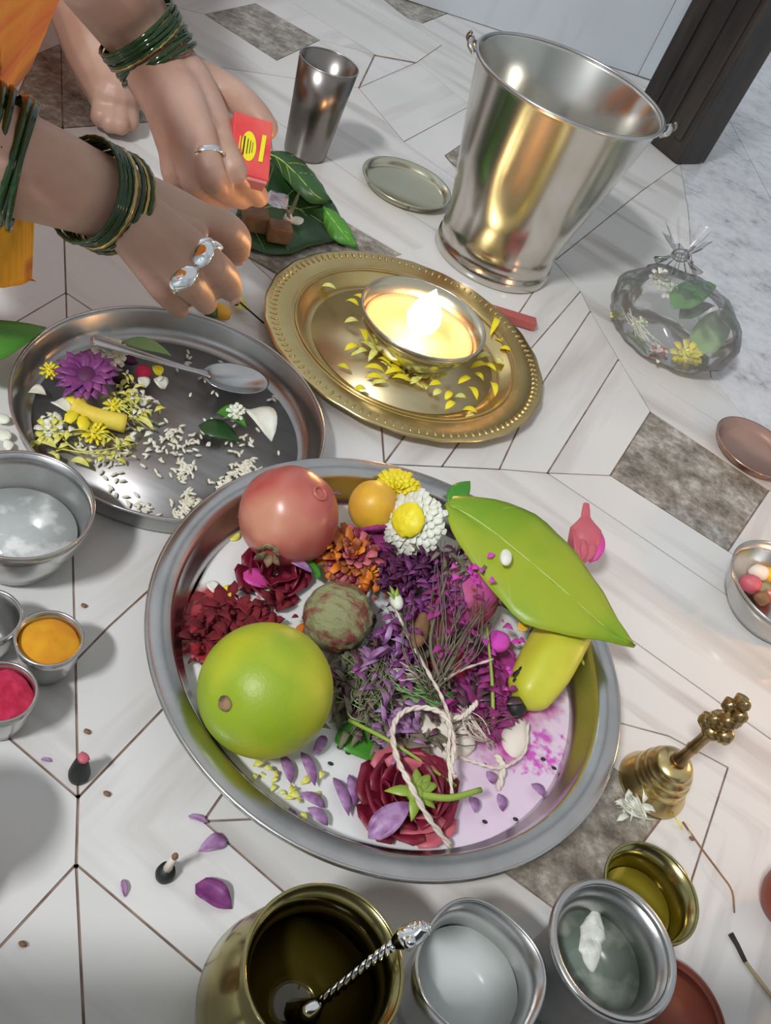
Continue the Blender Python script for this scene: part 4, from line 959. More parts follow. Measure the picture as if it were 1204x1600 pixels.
# ---------------------------------------------------------------- little black cones, petals on the floor
for (b, top, lab, wk) in (((123, 1213), (124, 1172), 'black-dipped cotton cone standing near the crimson powder cup', 'pink'), ((257, 1368), (262, 1330), 'small black cone with a white wick tip between two fallen petals', 'white')):
    p = W(*b); t = thing('incense_cone', lab, 'cone', p)
    if wk == 'pink':
        obj('cone_body', lathe([(0, 0), (.0052, 0), (.0056, .004), (.0046, .010), (.0034, .016), (.0024, .019), (0, .0195)], p, 20), 'black', t)
        obj('tip', ball(p+Vector((.0005, 0, .0205)), .0028, u=10, v=6, nz=.0008, nf=400, scale=(1.2, 1, .6)), 'rosepink', t)
    else:
        obj('cone_body', lathe([(0, 0), (.0045, 0), (.0050, .003), (.0040, .008), (0, .009)], p, 20), 'black', t)
        obj('wick', tube([p+Vector((0, 0, .007)), p+Vector((.0006, .001, .016)), p+Vector((.0012, .001, .021))], [.0024, .0018, .0012], 8), 'cotton', t)
        obj('tip', ball(p+Vector((.0013, .001, .0225)), .0017, u=8, v=6, scale=(1, 1, 1.6)), 'jaggery', t)
for (a, b, c_, d, w_, lab) in ((294, 1275, 326, 1286, .0035, 'thin lilac petal beside the plate, uppermost of the fallen ones'), (354, 1311, 310, 1330, .0085, 'lilac petal on the floor at the end of the cone shadow'), (305, 1382, 362, 1420, .013, 'large purple petal on the floor left of the brass pot'),
                               (192, 1374, 195, 1402, .0032, 'tiny dark purple petal below the left cone'), (64, 1186, 80, 1190, .0022, 'tiny purple fleck left of the black cone')):
    o = obj('fallen_petal', blade(W(a, b, .001), W(c_, d, .001), w_, 'petal', bend=.12, fold=.4, wav=.2), 'purple' if w_ > .009 else 'lilac'); tag(o, lab, 'petal')
for (px, py) in ((131, 946), (136, 1143), (1080, 1310), (35, 1475), (167, 1240)):
    tag(obj('crumb', ball(W(px, py, .0012), .0014, u=8, v=5, nz=.0005, nf=500, scale=(1.5, 1, .7)), 'jaggery'), 'tiny brown crumb on the marble floor', 'crumb', 'crumbs on the floor')

# ---------------------------------------------------------------- bottom row of pots
LC = Vector((.0560, .1510, 0))
cup('brass_pot', 'rounded brass water pot with a wide open mouth', LC, [(0, 0), (.022, 0), (.030, .004), (.040, .020), (.0425, .038), (.0385, .056), (.0315, .066), (.0285, .071), (.0290, .078), (.0330, .088)], 'brass_pot', 'pot', 80)
liquid('oil', 'dark oil inside the rounded brass pot', 'oil', LC, .0335, .048, 'darkoil')
t = thing('twisted_spoon', 'spoon with a twisted silver handle leaning in the brass pot', 'spoon', W(500, 1560, .06))
P = smooth_path([W(500, 1566, .062), W(560, 1518, .080), W(615, 1475, .098)], 10)
bm = bmesh.new()
for ph in (0, 2*PI/3, 4*PI/3):
    Q = []
    for i, p in enumerate(P):
        tt = (P[-1]-P[0]).normalized(); s = tt.cross(Vector((0, 0, 1))).normalized(); u_ = s.cross(tt); Q.append(p+(s*math.cos(i*1.1+ph)+u_*math.sin(i*1.1+ph))*.0013)
    tube(Q, .0013, 6, bm)
obj('twisted_shaft', bm, 'silver', t)
obj('handle_end', tube(smooth_path([W(612, 1477, .097), W(632, 1466, .101), W(650, 1460, .104), W(663, 1446, .108)], 4), [.0018, .0052, .0042, .0028], 12), 'silver', t)
for q in ((648, 1450), (640, 1472), (664, 1452)): obj('handle_knob', ball(W(*q, .105), .0028, u=10, v=6), 'silver', t)
obj('spoon_bowl', tube([W(500, 1566, .062), W(470, 1592, .052)], [.002, .009], 12), 'silver', t)
MC = Vector((.1275, .1900, 0))
def sq(a, z): return 1+.035*math.cos(4*(a-.5)) if z > .03 else 1
cup('milk_cup', 'steel cup half filled with white milk', MC, [(0, 0), (.019, 0), (.022, .004), (.026, .025), (.0285, .045), (.0310, .060)], 'steel', 'cup', 80, wob=sq)
liquid('milk', 'white milk inside the steel cup', 'milk', MC, .0268, .039, 'milkcup')
SB = Vector((.1845, .2235, 0))
cup('steel_cup', 'thick-rimmed steel cup of water and dissolving sugar', SB, [(0, 0), (.017, 0), (.020, .003), (.0245, .020), (.0262, .045), (.0268, .060), (.0315, .067)], 'steel_dull', 'cup', 72, t_=.0016, rim=.0022, rim_mat='steel')
M['greenwater'] = mat('sugar_water', (.16, .20, .16), .05, c2=(.42, .45, .38), scale=45, lo=.52, hi=.66, spec=.6)
liquid('sugar_water', 'murky water inside the thick-rimmed steel cup', 'water', SB, .0248, .047, 'greenwater')
lump('sugar_lump', 925, 1470, .047, 30, 'sugar', 'wet sugar lump in the thick-rimmed steel cup', 'sugar', (.6, 1.5, .25), .003, 200)
OC = Vector((.2145, .2775, 0))
cup('brass_cup', 'small brass cup of yellow oil behind the thick-rimmed steel cup', OC, [(0, 0), (.014, 0), (.017, .003), (.0215, .014), (.0225, .024), (.0235, .031), (.0275, .040)], 'brass_pot', 'cup', 64)
liquid('oil', 'yellow oil inside the small brass cup', 'oil', OC, .0208, .022, 'oil')
t = cup('clay_dish', 'dark red clay dish in the bottom right corner behind the steel cup', W(1035, 1600, 0), [(0, 0), (.020, 0), (.026, .003), (.0315, .010)], 'clay', 'dish', 64, t_=.002)
liquid('red_powder', 'dark red contents of the clay dish', 'powder', W(1035, 1600, 0), .0282, .0085, 'clay')
t = thing('red_fruit', 'red fruit at the right edge above the burnt matchstick', 'fruit', W(1250, 1420, 0))
c = W(1246, 1405, .021); obj('skin', ball(c, .0205, u=28, v=18, nz=.0008, nf=60), 'clay', t); obj('stem', tube([c+Vector((0, 0, .018)), c+Vector((.002, .001, .026))], .001, 6), 'crown', t)
t = thing('burnt_matchstick', 'burnt matchstick lying at the right edge near the clay dish', 'matchstick', W(1170, 1500, 0))
obj('charred_end', tube([W(1141, 1459, .0016), W(1152, 1478, .0017), W(1164, 1503, .0016)], [.0017, .0014, .0013], 8), 'char', t)
obj('stick', tube([W(1164, 1503, .0016), W(1230, 1590, .0016)], .0011, 6), 'stickw', t)
tag(obj('thin_stalk', tube(smooth_path([W(1066, 1284, .002), W(1095, 1325, .002), W(1125, 1365, .003), W(1143, 1392, .002), W(1147, 1426, .001)], 5), [.0007, .0005], 6), 'jaggery'), 'thin bent brown stalk on the marble right of the brass cup', 'stalk')
lone_blade('petal', (1070, 1286, .001), (1083, 1312, .001), .003, 'rice', 'slim cream petal at the end of the bent stalk', 'petal', 'petal')
lone_blade('petal', (1054, 1277, .001), (1065, 1297, .001), .0016, 'yellow_pale', 'thin pale yellow petal left of the bent stalk', 'petal', 'petal')

# ---------------------------------------------------------------- bell
BE = W(1018, 1226, 0); BE.z = 0
def hgt(c, px, py):                                              # height above c at which the vertical through c is seen at that pixel
    best = min(range(1, 300), key=lambda k: (W(px, py, k*.001)-Vector((c.x, c.y, k*.001))).length); return best*.001
bh = hgt(BE, 1157, 1083); s_ = RAD(1018, 1226, .01, 1)
t = thing('brass_bell', 'brass hand bell with a figured handle standing right of the large plate', 'bell', BE)
prof_o = [(54, 0), (53, 4), (49, 10), (44, 24), (41, 27), (42, 31), (40, 40), (36, 43), (37, 47), (35, 54), (30, 58), (31, 62), (27, 68), (17, 73), (7, 75)]
prof_i = [(6, 71), (16, 69), (26, 60), (36, 36), (44, 12), (51, 0)]
obj('bell_body', lathe([(r_*s_, z_*s_) for r_, z_ in prof_o+prof_i], BE, 56, closed=True), 'brass', t)
obj('clapper', tube([BE+Vector((0, 0, 70*s_)), BE+Vector((0, 0, 12*s_)), BE+Vector((0, 0, 6*s_))], [.001, .001, .003], 8), 'brass_dark', t)
hz = 74*s_; hh = bh-hz
obj('handle', lathe([(0, 0), (.0050, 0), (.0052, .04), (.0036, .08), (.0034, .20), (.0042, .23), (.0036, .26), (.0036, .44), (.0058, .48), (.0064, .52), (.0040, .56), (0, .60)], Vector((BE.x, BE.y, hz)), 24) if False else
    lathe([(r_, z_*hh) for r_, z_ in [(0, 0), (.0050, 0), (.0052, .04), (.0036, .08), (.0034, .20), (.0042, .23), (.0036, .26), (.0036, .44), (.0058, .48), (.0064, .52), (.0040, .56), (0, .60)]], Vector((BE.x, BE.y, hz)), 24), 'brass_dark', t)
for k, (dx, dz, r_) in enumerate(((-.0055, .56, .0052), (.0055, .57, .0055), (0, .62, .0070), (-.006, .68, .0042), (.0062, .70, .0044), (0, .74, .0060), (-.003, .83, .0046), (.003, .84, .0044), (0, .92, .0046), (0, .97, .0034))):
    obj('handle_figure', ball(Vector((BE.x+dx, BE.y+(-.003 if k % 2 else .002), hz+dz*hh)), r_, u=18, v=12, nz=.0012, nf=350), 'brass_dark', t)
strands('flower_strings', 'tuft of cream flower strings at the mouth of the bell', [((965, 1255, .004), (1010, 1275, .008)), ((985, 1240, .006), (1000, 1285, .006))], 12, 'white_petal', 10, .0011, 'flower')
t = thing('white_flower', 'crumpled cream flower lying against the bell mouth', 'flower', W(990, 1262, 0))
for k in range(14):
    a = random.uniform(0, 6.28); p = W(988+random.uniform(-16, 16), 1262+random.uniform(-14, 12), .006); q = p+Vector((.010*math.cos(a), .010*math.sin(a), random.uniform(-.002, .006)))
    obj('petal', blade(p, q, .0035, 'strap', bend=.2, fold=.4, nu=4, nv=2), 'white_petal', t)

# ---------------------------------------------------------------- bucket, tumbler, lid, stick
KC = Vector((-.0150, .9230, 0)); KH = .19
t = thing('steel_bucket', 'large steel bucket with a flared mouth and side lugs', 'bucket', KC)
prof = [(0, .004), (.058, .004), (.0625, 0), (.0640, .002), (.0635, .012), (.0615, .014), (.0625, .020), (.0620, .030), (.0605, .034), (.066, .060), (.078, .115), (.0915, .184), (.0935, .187), (.0945, .190)]
inn = [(.0930, .1912), (.0905, .187), (.077, .116), (.065, .061), (.0595, .036), (.0595, .008), (0, .008)]
obj('body', lathe(prof+inn, KC, 96), 'bucket', t)
obj('rim', lathe([(.0937+.0019*math.cos(a), .190+.0019*math.sin(a)) for a in [k*PI/4 for k in range(8)]], KC, 96, closed=True), 'steel', t)
LD = (W(1036, 190, .19)-W(745, 60, .19)).normalized(); 
for s in (-1, 1):
    d = LD*s; sd_ = Vector((-d.y, d.x, 0)); p = KC+Vector((0, 0, .183))+d*.0935
    lg = obj('lug', tube(smooth_path([p-sd_*.010, p-sd_*.008+d*.006+Vector((0, 0, .004)), p+d*.007+Vector((0, 0, .008)), p+sd_*.008+d*.006+Vector((0, 0, .004)), p+sd_*.010], 5), .0026, 10), 'steel', t)
    obj('hook', tube(smooth_path([p+d*.004+Vector((0, 0, .000)), p+d*.010+Vector((0, 0, .006)), p+d*.011+Vector((0, 0, .009)), p+d*.009+Vector((0, 0, .013))], 5), .0018, 8), 'steel_dark', lg)
# handle folded down against the far rim
hp = []
for k in range(25):
    a = PI*k/24; v = Vector((LD.x, LD.y, 0))*math.cos(a)+Vector((-LD.y, LD.x, 0))*math.sin(a); hp.append(KC+v*.1005+Vector((0, 0, .187-.020*math.sin(a))))
obj('bail_handle', tube(hp, .0019, 8), 'steel_dark', t)
liquid('water', 'water inside the large steel bucket', 'water', KC, .0790, .128, M['greenwater'] if False else 'steel_dark', t_=.003)
UC = Vector((-.2475, .9555, 0))
cup('steel_tumbler', 'tall steel tumbler standing behind the matchbox hand', UC, [(0, .001), (.0215, .001), (.0225, 0), (.0232, .003), (.0272, .055), (.0312, .100)], 'steel_dark', 'tumbler', 64, rim=.0008, rim_mat='steel_dull')
t = thing('brass_dish', 'small shallow round brass dish left of the bucket', 'dish', Vector((-.134, .978, 0)))
c = Vector((-.134, .978, 0)); obj('dish', lathe([(0, 0), (.043, 0), (.047, .003), (.0495, .0085), (.0515, .0090), (.0515, .0100), (.049, .0098), (.046, .0045), (.042, .0014), (0, .0014)], c, 72), 'lid_brass', t)
tag(obj('incense_box', box((W(780, 490, .006)+W(823, 503, .006))/2, (W(823, 503, .006)-W(755, 485, .006)).length, .011, .009, aim(W(823, 503, .006)-W(780, 490, .006)), bev=.0008), 'redstick', smooth=False), 'short dark red stick on the floor behind the brass plate', 'stick')

# ---------------------------------------------------------------- copper dishes at the right
CP = Vector((.2905, .7870, 0))
t = thing('copper_dish', 'shallow copper dish on the granite at the right edge', 'dish', CP)
obj('dish', lathe([(0, 0), (.030, 0), (.036, .003), (.0395, .0095), (.041, .010), (.041, .011), (.039, .0108), (.0355, .0045), (.0295, .0014), (0, .0014)], CP, 72), 'copper', t)
CB = Vector((.3060, .5800, 0))
cup('steel_bowl', 'steel bowl of mixed offerings at the right edge', CB, [(0, 0), (.028, 0), (.034, .003), (.042, .014), (.0455, .024), (.0480, .032)], 'steel', 'bowl', 72)
for k, (px, py, r_, mt_, nm, lab) in enumerate(((1172, 912, .0085, 'rosepink', 'fruit_piece', 'pink cube of fruit in the bowl at the right edge'), (1185, 895, .0075, 'cotton', 'cotton_ball', 'white cotton ball in the bowl at the right edge'), (1192, 920, .0075, 'nut', 'nut', 'olive nut in the bowl at the right edge'),
        (1200, 898, .007, 'yfruit', 'fruit_piece', 'yellow fruit piece in the bowl at the right edge'), (1190, 935, .006, 'jaggery', 'nut', 'dark brown nut low in the bowl at the right edge'), (1206, 930, .008, 'pom', 'fruit_piece', 'reddish fruit piece in the bowl at the right edge'), (1218, 905, .009, 'leaf_pale', 'fruit_piece', 'pale green fruit piece in the bowl at the right edge'))):
    tag(obj(nm, ball(W(px, py, .010), r_, u=16, v=10, nz=.0015, nf=200, scale=(1.1, .9, .9)), mt_), lab, 'fruit' if 'fruit' in nm else nm.split('_')[0])

# ---------------------------------------------------------------- plastic bag with flowers
BGc = W(1058, 520, 0); t = thing('plastic_bag', 'clear knotted plastic bag of flowers at the right', 'bag', BGc)
cc = W(1056, 498, .030)
bm = ball((0, 0, 0), .071, u=64, v=40, scale=(1, 1.0, .56))
for v in bm.verts:
    d = v.co.normalized(); a = math.atan2(d.y, d.x); 
    v.co *= 1+.06*noise.noise(d*3.)+.030*math.sin(a*7+d.z*6)*abs(noise.noise(d*5))*2; v.co.z = max(v.co.z, -.0285)
    v.co += cc
obj('bag_skin', bm, 'plastic', t)
nk = [(0.026, 0), (.016, .008), (.008, .017), (.006, .022), (.010, .030), (.018, .040), (.0245, .050)]
nd = (W(1072, 352, .085)-W(1052, 410, .060)).normalized(); A = aim(nd.orthogonal(), nd)
obj('gathered_neck', lathe(nk, W(1054, 425, .056), 60, mtx=A, wob=lambda a, z: 1+.16*math.sin(9*a+z*40)), 'plastic', t)
obj('knot', lathe([(.0075+.0025*math.cos(a), .0025*math.sin(a)) for a in [k*PI/4 for k in range(8)]], W(1054, 425, .056)+nd*.021, 24, closed=True, mtx=A), 'plastic', t)
def bagflower(px, py, z, r, mats, lab, nm='flower', normal=(0, -.4, 1)):
    t = thing(nm, lab, 'flower', W(px, py, z-.006)); pompon(W(px, py, z), r, 18, mats, t, normal, .6, pw=.5)
bagflower(1030, 437, .056, .014, ['white_petal', 'cotton'], 'cream flower high inside the plastic bag', 'white_flower')
bagflower(1050, 458, .054, .013, ['white_petal'], 'white flower beside the green leaf inside the bag', 'white_flower')
bagflower(1070, 556, .018, .018, ['yellow_pale', 'yellow'], 'pale yellow flower at the bottom of the plastic bag', 'yellow_flower')
bagflower(1028, 552, .014, .011, ['cotton', 'rosepink'], 'faded pink flower low inside the plastic bag', 'pink_flower')
bagflower(1000, 505, .016, .008, ['white_petal', 'leaf_pale'], 'green-white flower on the left inside the bag', 'white_flower')
bagflower(962, 492, .010, .007, ['yellow_pale'], 'cream bud at the far left inside the bag', 'white_flower')
for b, e, w_, mt_, lab in (((1048, 482, .052), (1118, 446, .054), .034, 'leaf_mid', 'bright green leaf inside the plastic bag'), ((1060, 498, .044), (1116, 478, .046), .020, 'leaf_dark', 'dark green leaf beneath the bright one inside the bag'),
                           ((1085, 555, .012), (1135, 485, .020), .040, 'leaf_pale', 'large pale leaf against the right side inside the bag'), ((975, 520, .008), (1010, 555, .008), .012, 'leaf_pale', 'small pale leaf on the left inside the bag')):
    lone_blade('leaf', b, e, w_, mt_, lab, 'leaf', 'heart')
strands('flower_strings', 'loose flower strings along the bottom inside the bag', [((985, 500, .012), (1035, 550, .010)), ((978, 485, .014), (995, 520, .012))], 14, 'white_petal', 6, .0009, 'flower')

# ---------------------------------------------------------------- leaves, blocks below the matchbox
leaf3('banana_leaf', [(365, 345, .010), (390, 285, .014), (430, 245, .018), (470, 262, .018), (515, 310, .014), (535, 345, .008), (545, 375, .004)],
      [(365, 345, .010), (400, 330, .008), (430, 322, .006), (460, 325, .006), (490, 340, .006), (520, 360, .005), (545, 375, .004)],
      [(365, 345, .010), (375, 378, .004), (410, 395, .003), (450, 398, .003), (485, 385, .003), (520, 378, .003), (545, 375, .004)], 'leaf_dark', 'large dark green leaf on the floor below the matchbox')
leaf3('curled_leaf', [(418, 240, .026), (440, 236, .030), (470, 250, .030), (500, 285, .026), (518, 318, .018)], [(418, 240, .026), (438, 250, .030), (465, 275, .028), (492, 305, .024), (518, 318, .018)],
      [(418, 240, .026), (432, 262, .022), (455, 292, .020), (485, 318, .016), (518, 318, .018)], 'leaf_dark', 'curled dark green leaf edge beside the steel tumbler')
leaf3('pointed_leaf', [(505, 325, .014), (528, 335, .014), (548, 360, .010), (557, 388, .004)], [(505, 325, .014), (520, 345, .014), (538, 368, .010), (557, 388, .004)], [(505, 325, .014), (505, 350, .008), (520, 375, .005), (557, 388, .004)], 'leaf_mid', 'pointed green leaf tip reaching towards the brass plate')
for (px, py, s, lab) in ((398, 343, .024, 'dark brown block under the matchbox on the leaf'), (436, 362, .022, 'light brown block on the dark green leaf')):
    tag(obj('brown_block', box(W(px, py, .016), s, s*.8, s*.75, rotz(.5), bev=.002), 'jaggery', smooth=False), lab, 'block')
t = thing('cotton_wick', 'white cotton wick with a pointed tail on the dark leaf', 'wick', W(452, 345, .01))
obj('wick_ball', ball(W(450, 342, .022), .005, u=12, v=8, nz=.001, nf=300), 'cotton', t); obj('wick_tail', tube(smooth_path([W(450, 340, .024), W(460, 318, .030), W(468, 298, .034)], 4), [.0028, .0010], 8), 'drygrass', t)
tag(obj('foil_scrap', blade(W(412, 310, .055), W(448, 338, .030), .018, 'strap', bend=.15, fold=.4, wav=.3, up=(.3, -.4, 1)), 'foil'), 'crumpled clear foil hanging below the matchbox', 'foil')
lone_blade('petal', (458, 350, .010), (474, 342, .014), .012, 'white_petal', 'white petal beside the cotton wick on the dark leaf', 'petal', 'petal')
t = thing('yellow_bud', 'half yellow, half green bud below the lower hand', 'flower', W(340, 488, 0))
obj('bud', ball(W(345, 487, .008), .0085, u=16, v=10, nz=.0015, nf=200, scale=(1.1, .8, .8)), 'yfruit', t); obj('calyx', ball(W(330, 488, .008), .0075, u=14, v=8, scale=(.8, .9, .8)), 'leaf_dark', t)
for b, e, lab in (((360, 462), (384, 478), 'cream petal at the tip of the matchstick'), ((366, 480), (392, 486), 'pale yellow petal near the brass plate, below the fingers')):
    lone_blade('petal', (*b, .004), (*e, .004), .009, 'yellow_pale', lab, 'petal', 'petal', bend=.2)
tag(obj('incense_stick', tube([W(372, 470, .010), W(412, 505, .003)], .0008, 6), 'char'), 'thin dark stick lying towards the brass plate', 'stick')

# ---------------------------------------------------------------- the person
person = thing('person', 'person in an orange sari with green bangles striking a match', 'person', (-.78, .86, 0))
def chain(bm, pts, rads, sub=5, seg=14):
    P = smooth_path(pts, sub) if len(pts) > 2 else [Vector(pts[0]).lerp(Vector(pts[1]), q/sub) for q in range(sub+1)]
    n = len(P); R_ = [float(np.interp(i/(n-1)*(len(rads)-1), range(len(rads)), rads)) for i in range(n)]
    tube(P, R_, seg, bm); ball(P[0], R_[0], bm, seg, 8); ball(P[-1], R_[-1], bm, seg, 8)
def remesh(o, vox, it=4, fac=.6):
    r_ = o.modifiers.new('remesh', 'REMESH'); r_.mode = 'VOXEL'; r_.voxel_size = vox; r_.use_smooth_shade = True
    s_ = o.modifiers.new('smooth', 'SMOOTH'); s_.iterations = it; s_.factor = fac
bm = bmesh.new()
V3 = lambda a: Vector(a)
# lower (right) arm and hand
sh_r, sh_l = V3((-.80, .62, .50)), V3((-.86, 1.02, .52))
el_r = W(-330, 110, .215)
wr = W(168, 312, .170)
chain(bm, [sh_r, el_r.lerp(sh_r, .1)+V3((0, 0, .01)), el_r], [.048, .038, .034])
chain(bm, [el_r, W(-120, 205, .205), W(40, 262, .188), W(120, 293, .178), wr], [.034, .032, .0275, .0245, .0230])
mcp = [W(316, 346, .158), W(292, 382, .162), W(264, 408, .158), W(238, 424, .148)]
for k, mm in enumerate(mcp):
    w0 = wr+(W(165, 295, .168)-W(172, 335, .165))*(.30-.2*k)
    chain(bm, [w0, w0.lerp(mm, .5)+V3((0, 0, .002)), mm], [.0185, .0145-.0006*k, .0112-.0005*k])
    if k: chain(bm, [mcp[k-1].lerp(mm, .5), wr.lerp(mm, .5)], [.0085, .0130])
chain(bm, [mcp[0], W(346, 352, .158), W(368, 372, .142), W(370, 392, .122)], [.0112, .0102, .0100, .0090])
chain(bm, [mcp[1], W(326, 408, .160), W(350, 430, .142), W(360, 452, .120)], [.0110, .0094, .0090, .0080])
chain(bm, [mcp[2], W(290, 440, .152), W(310, 458, .132), W(322, 474, .110)], [.0106, .0090, .0084, .0074])
chain(bm, [mcp[3], W(254, 452, .138), W(270, 470, .118), W(280, 482, .100)], [.0096, .0080, .0074, .0066])
chain(bm, [wr+V3((0, 0, -.008)), W(235, 335, .145), W(290, 372, .125), W(335, 415, .108), W(352, 440, .100)], [.0165, .0135, .0108, .0095, .0085])
# upper (left) arm and hand
el_l = W(60, -260, .26); wl = W(252, 108, .142)
chain(bm, [sh_l, sh_l.lerp(el_l, .5), el_l], [.050, .044, .042])
chain(bm, [el_l, W(120, -100, .22), W(190, 10, .175), W(228, 65, .155), wl], [.038, .035, .031, .0275, .0250])
ml = [W(338, 196, .140), W(314, 216, .142), W(292, 230, .137), W(270, 236, .128)]
for k, mm in enumerate(ml):
    w0 = wl+(W(285, 100, .142)-W(228, 125, .138))*(.30-.2*k)
    chain(bm, [w0, w0.lerp(mm, .5)+V3((0, 0, .004)), mm], [.0205, .0170-.0008*k, .0125-.0006*k])
    if k: chain(bm, [ml[k-1].lerp(mm, .5), wl.lerp(mm, .5)], [.0100, .0160])
chain(bm, [ml[0], W(364, 264, .130), W(390, 290, .112), W(404, 308, .100)], [.0122, .0098, .0092, .0082])
chain(bm, [ml[1], W(332, 276, .128), W(356, 300, .108), W(378, 311, .097)], [.0122, .0100, .0092, .0082])
chain(bm, [ml[2], W(300, 280, .120), W(322, 306, .102), W(346, 317, .092)], [.0116, .0096, .0088, .0078])
chain(bm, [ml[3], W(272, 276, .112), W(292, 300, .097), W(314, 313, .087)], [.0106, .0086, .0078, .0070])
chain(bm, [wl+V3((.008, .004, 0)), W(325, 132, .140), W(368, 152, .142), W(398, 178, .143), W(416, 200, .140)], [.019, .0160, .0128, .0112, .0095])
# trunk, neck, legs, foot
chain(bm, [V3((-.95, .84, .10)), V3((-.93, .83, .28)), V3((-.87, .82, .46)), V3((-.84, .82, .52))], [.135, .120, .125, .07])
chain(bm, [sh_r, V3((-.86, .82, .51)), sh_l], [.055, .085, .055])
chain(bm, [V3((-.84, .82, .52)), V3((-.80, .82, .64))], [.050, .048])
chain(bm, [V3((-.92, .95, .10)), V3((-.66, 1.25, .26)), W(140, 40, .060)+V3((-.05, .05, .03))], [.085, .065, .045])
chain(bm, [W(140, 40, .060)+V3((-.05, .05, .03)), W(165, 90, .040), W(180, 150, .026)], [.042, .038, .026])
for k, (px, py) in enumerate(((158, 182), (172, 192), (188, 196), (204, 192))): chain(bm, [W(172+k*6, 145, .024), W(px, py, .015)], [.016, .0105-.0006*k])
chain(bm, [V3((-.92, .74, .10)), V3((-.62, .45, .09)), V3((-.85, .35, .06))], [.085, .062, .045])
body = obj('body', bm, 'skin', person); remesh(body, .0019, 3, .5)
# head with face, looking down to the hands
hd = V3((-.77, .82, .74)); look = (W(300, 300, .15)-hd).normalized(); A = aim(look)
bm = ball((0, 0, 0), .095, u=40, v=28, scale=(.98, .76, 1.2))
for v in bm.verts:
    d = v.co
    if d.x > .05 and abs(d.y) < .014 and -.03 < d.z < .012: d.x += .018*(1-abs(d.y)/.014)*(1-(d.z+.03)/.05)
    if d.x > .05 and abs(abs(d.y)-.030) < .014 and abs(d.z-.012) < .012: d.x -= .006
    if d.x > .04 and abs(d.y) < .022 and abs(d.z+.048) < .006: d.x += .004
    if d.z < -.06: d.x += .008; d.y *= .85
    v.co = hd+A @ d
head = obj('head', bm, 'skin', person)
for s in (-1, 1):
    obj('eye', ball(hd+A @ V3((.079, .030*s, .012)), .011, u=14, v=10), 'white_petal', head)
    obj('ear', ball(hd+A @ V3((0, .074*s, 0)), .024, u=14, v=10, mtx=A, scale=(.6, .35, 1.1)), 'skin', head)
obj('lips', ball(hd+A @ V3((.082, 0, -.048)), .018, u=14, v=8, mtx=A, scale=(.3, 1, .35)), 'rosepink', head)
bm = ball((0, 0, 0), .102, u=32, v=20, scale=(1, .82, 1.18))
for v in bm.verts:
    d = v.co
    if d.x > .028 and d.z < .07: d.x = .028-.02*(d.x)
    v.co = hd+A @ (d+V3((-.012, 0, .012)))
ball(hd+A @ V3((-.12, 0, -.02)), .045, bm, 20, 12)
obj('hair', bm, 'hair', person)
# nails
for (tip, prev) in ((W(370, 392, .122), W(368, 372, .142)), (W(360, 452, .120), W(350, 430, .142))):
    d = (tip-prev).normalized(); nn = (Vector((0, 0, CAM_H))-tip).normalized(); nn = (nn-d*nn.dot(d)).normalized()
    obj('nail', ball(tip+nn*.0078+d*.002, .0052, u=12, v=8, mtx=aim(d, nn), scale=(1.1, .8, .22)), 'nail', person)
# sari
bm = bmesh.new()
chain(bm, [V3((-.97, .84, .10)), V3((-.94, .83, .28)), V3((-.88, .82, .46)), V3((-.86, .82, .50))], [.165, .137, .142, .10])
chain(bm, [sh_l.lerp(el_l, .45), sh_l, V3((-.88, .82, .50)), sh_r, sh_r.lerp(el_r, .4)], [.052, .066, .09, .066, .056])
chain(bm, [V3((-.92, .95, .10)), V3((-.67, 1.24, .26)), W(140, 40, .06)+V3((-.10, .12, .06))], [.110, .085, .075])
chain(bm, [V3((-.92, .74, .10)), V3((-.64, .46, .09)), V3((-.86, .35, .07))], [.110, .080, .075])
for v in bm.verts: v.co.z = max(v.co.z, .001)
sari = obj('sari', bm, 'sari', person); remesh(sari, .006, 3)
# hanging cloth fold between the arms (seen top left) and the hem by the lower arm
def cloth(top, bottom, folds, amp, material, name, th=.0016, nv=28, nu=12):
    T, B = (smooth_path([p if isinstance(p, Vector) else W(*p) for p in e], 8) for e in (top, bottom)); bm = bmesh.new(); G = []
    for i in range(nu+1):
        row = []
        for j in range(nv+1):
            q = j/nv; a = T[min(len(T)-1, int(q*(len(T)-1)))]; b = B[min(len(B)-1, int(q*(len(B)-1)))]
            p = a.lerp(b, i/nu); nn = (Vector((0, 0, CAM_H))-p).normalized(); row.append(p+nn*amp*math.sin(q*folds*2*PI+i*.12)*(.3+.7*i/nu))
        G.append(row)
    F_ = [[bm.verts.new(p) for p in r_] for r_ in G]
    for i in range(nu):
        for j in range(nv): bm.faces.new((F_[i][j], F_[i][j+1], F_[i+1][j+1], F_[i+1][j]))
    o = obj(name, bm, material, person); s_ = o.modifiers.new('solid', 'SOLIDIFY'); s_.thickness = th; return o
cloth([(-120, -60, .34), (-30, -60, .34), (60, -60, .33), (118, -60, .32)], [(-120, 250, .12), (-30, 215, .12), (4, 165, .13), (48, 108, .14)], 3.2, .006, 'sari', 'sari_fold')
cloth([V3((-.93, .98, .50)), V3((-.88, .92, .50)), V3((-.83, .84, .49)), V3((-.80, .76, .47))], [(-120, -60, .34), (-30, -60, .34), (60, -60, .33), (118, -60, .32)], 2.2, .006, 'sari', 'sari_fold')
cloth([(-700, 330, .10), (-300, 326, .11), (-90, 322, .115), (-20, 322, .12), (30, 328, .122), (54, 340, .120)], [(-700, 470, .05), (-300, 460, .07), (-90, 452, .085), (-20, 450, .09), (30, 446, .09), (50, 436, .09)], 1.6, .004, 'sari_hem', 'sari_hem', th=.006, nv=60)

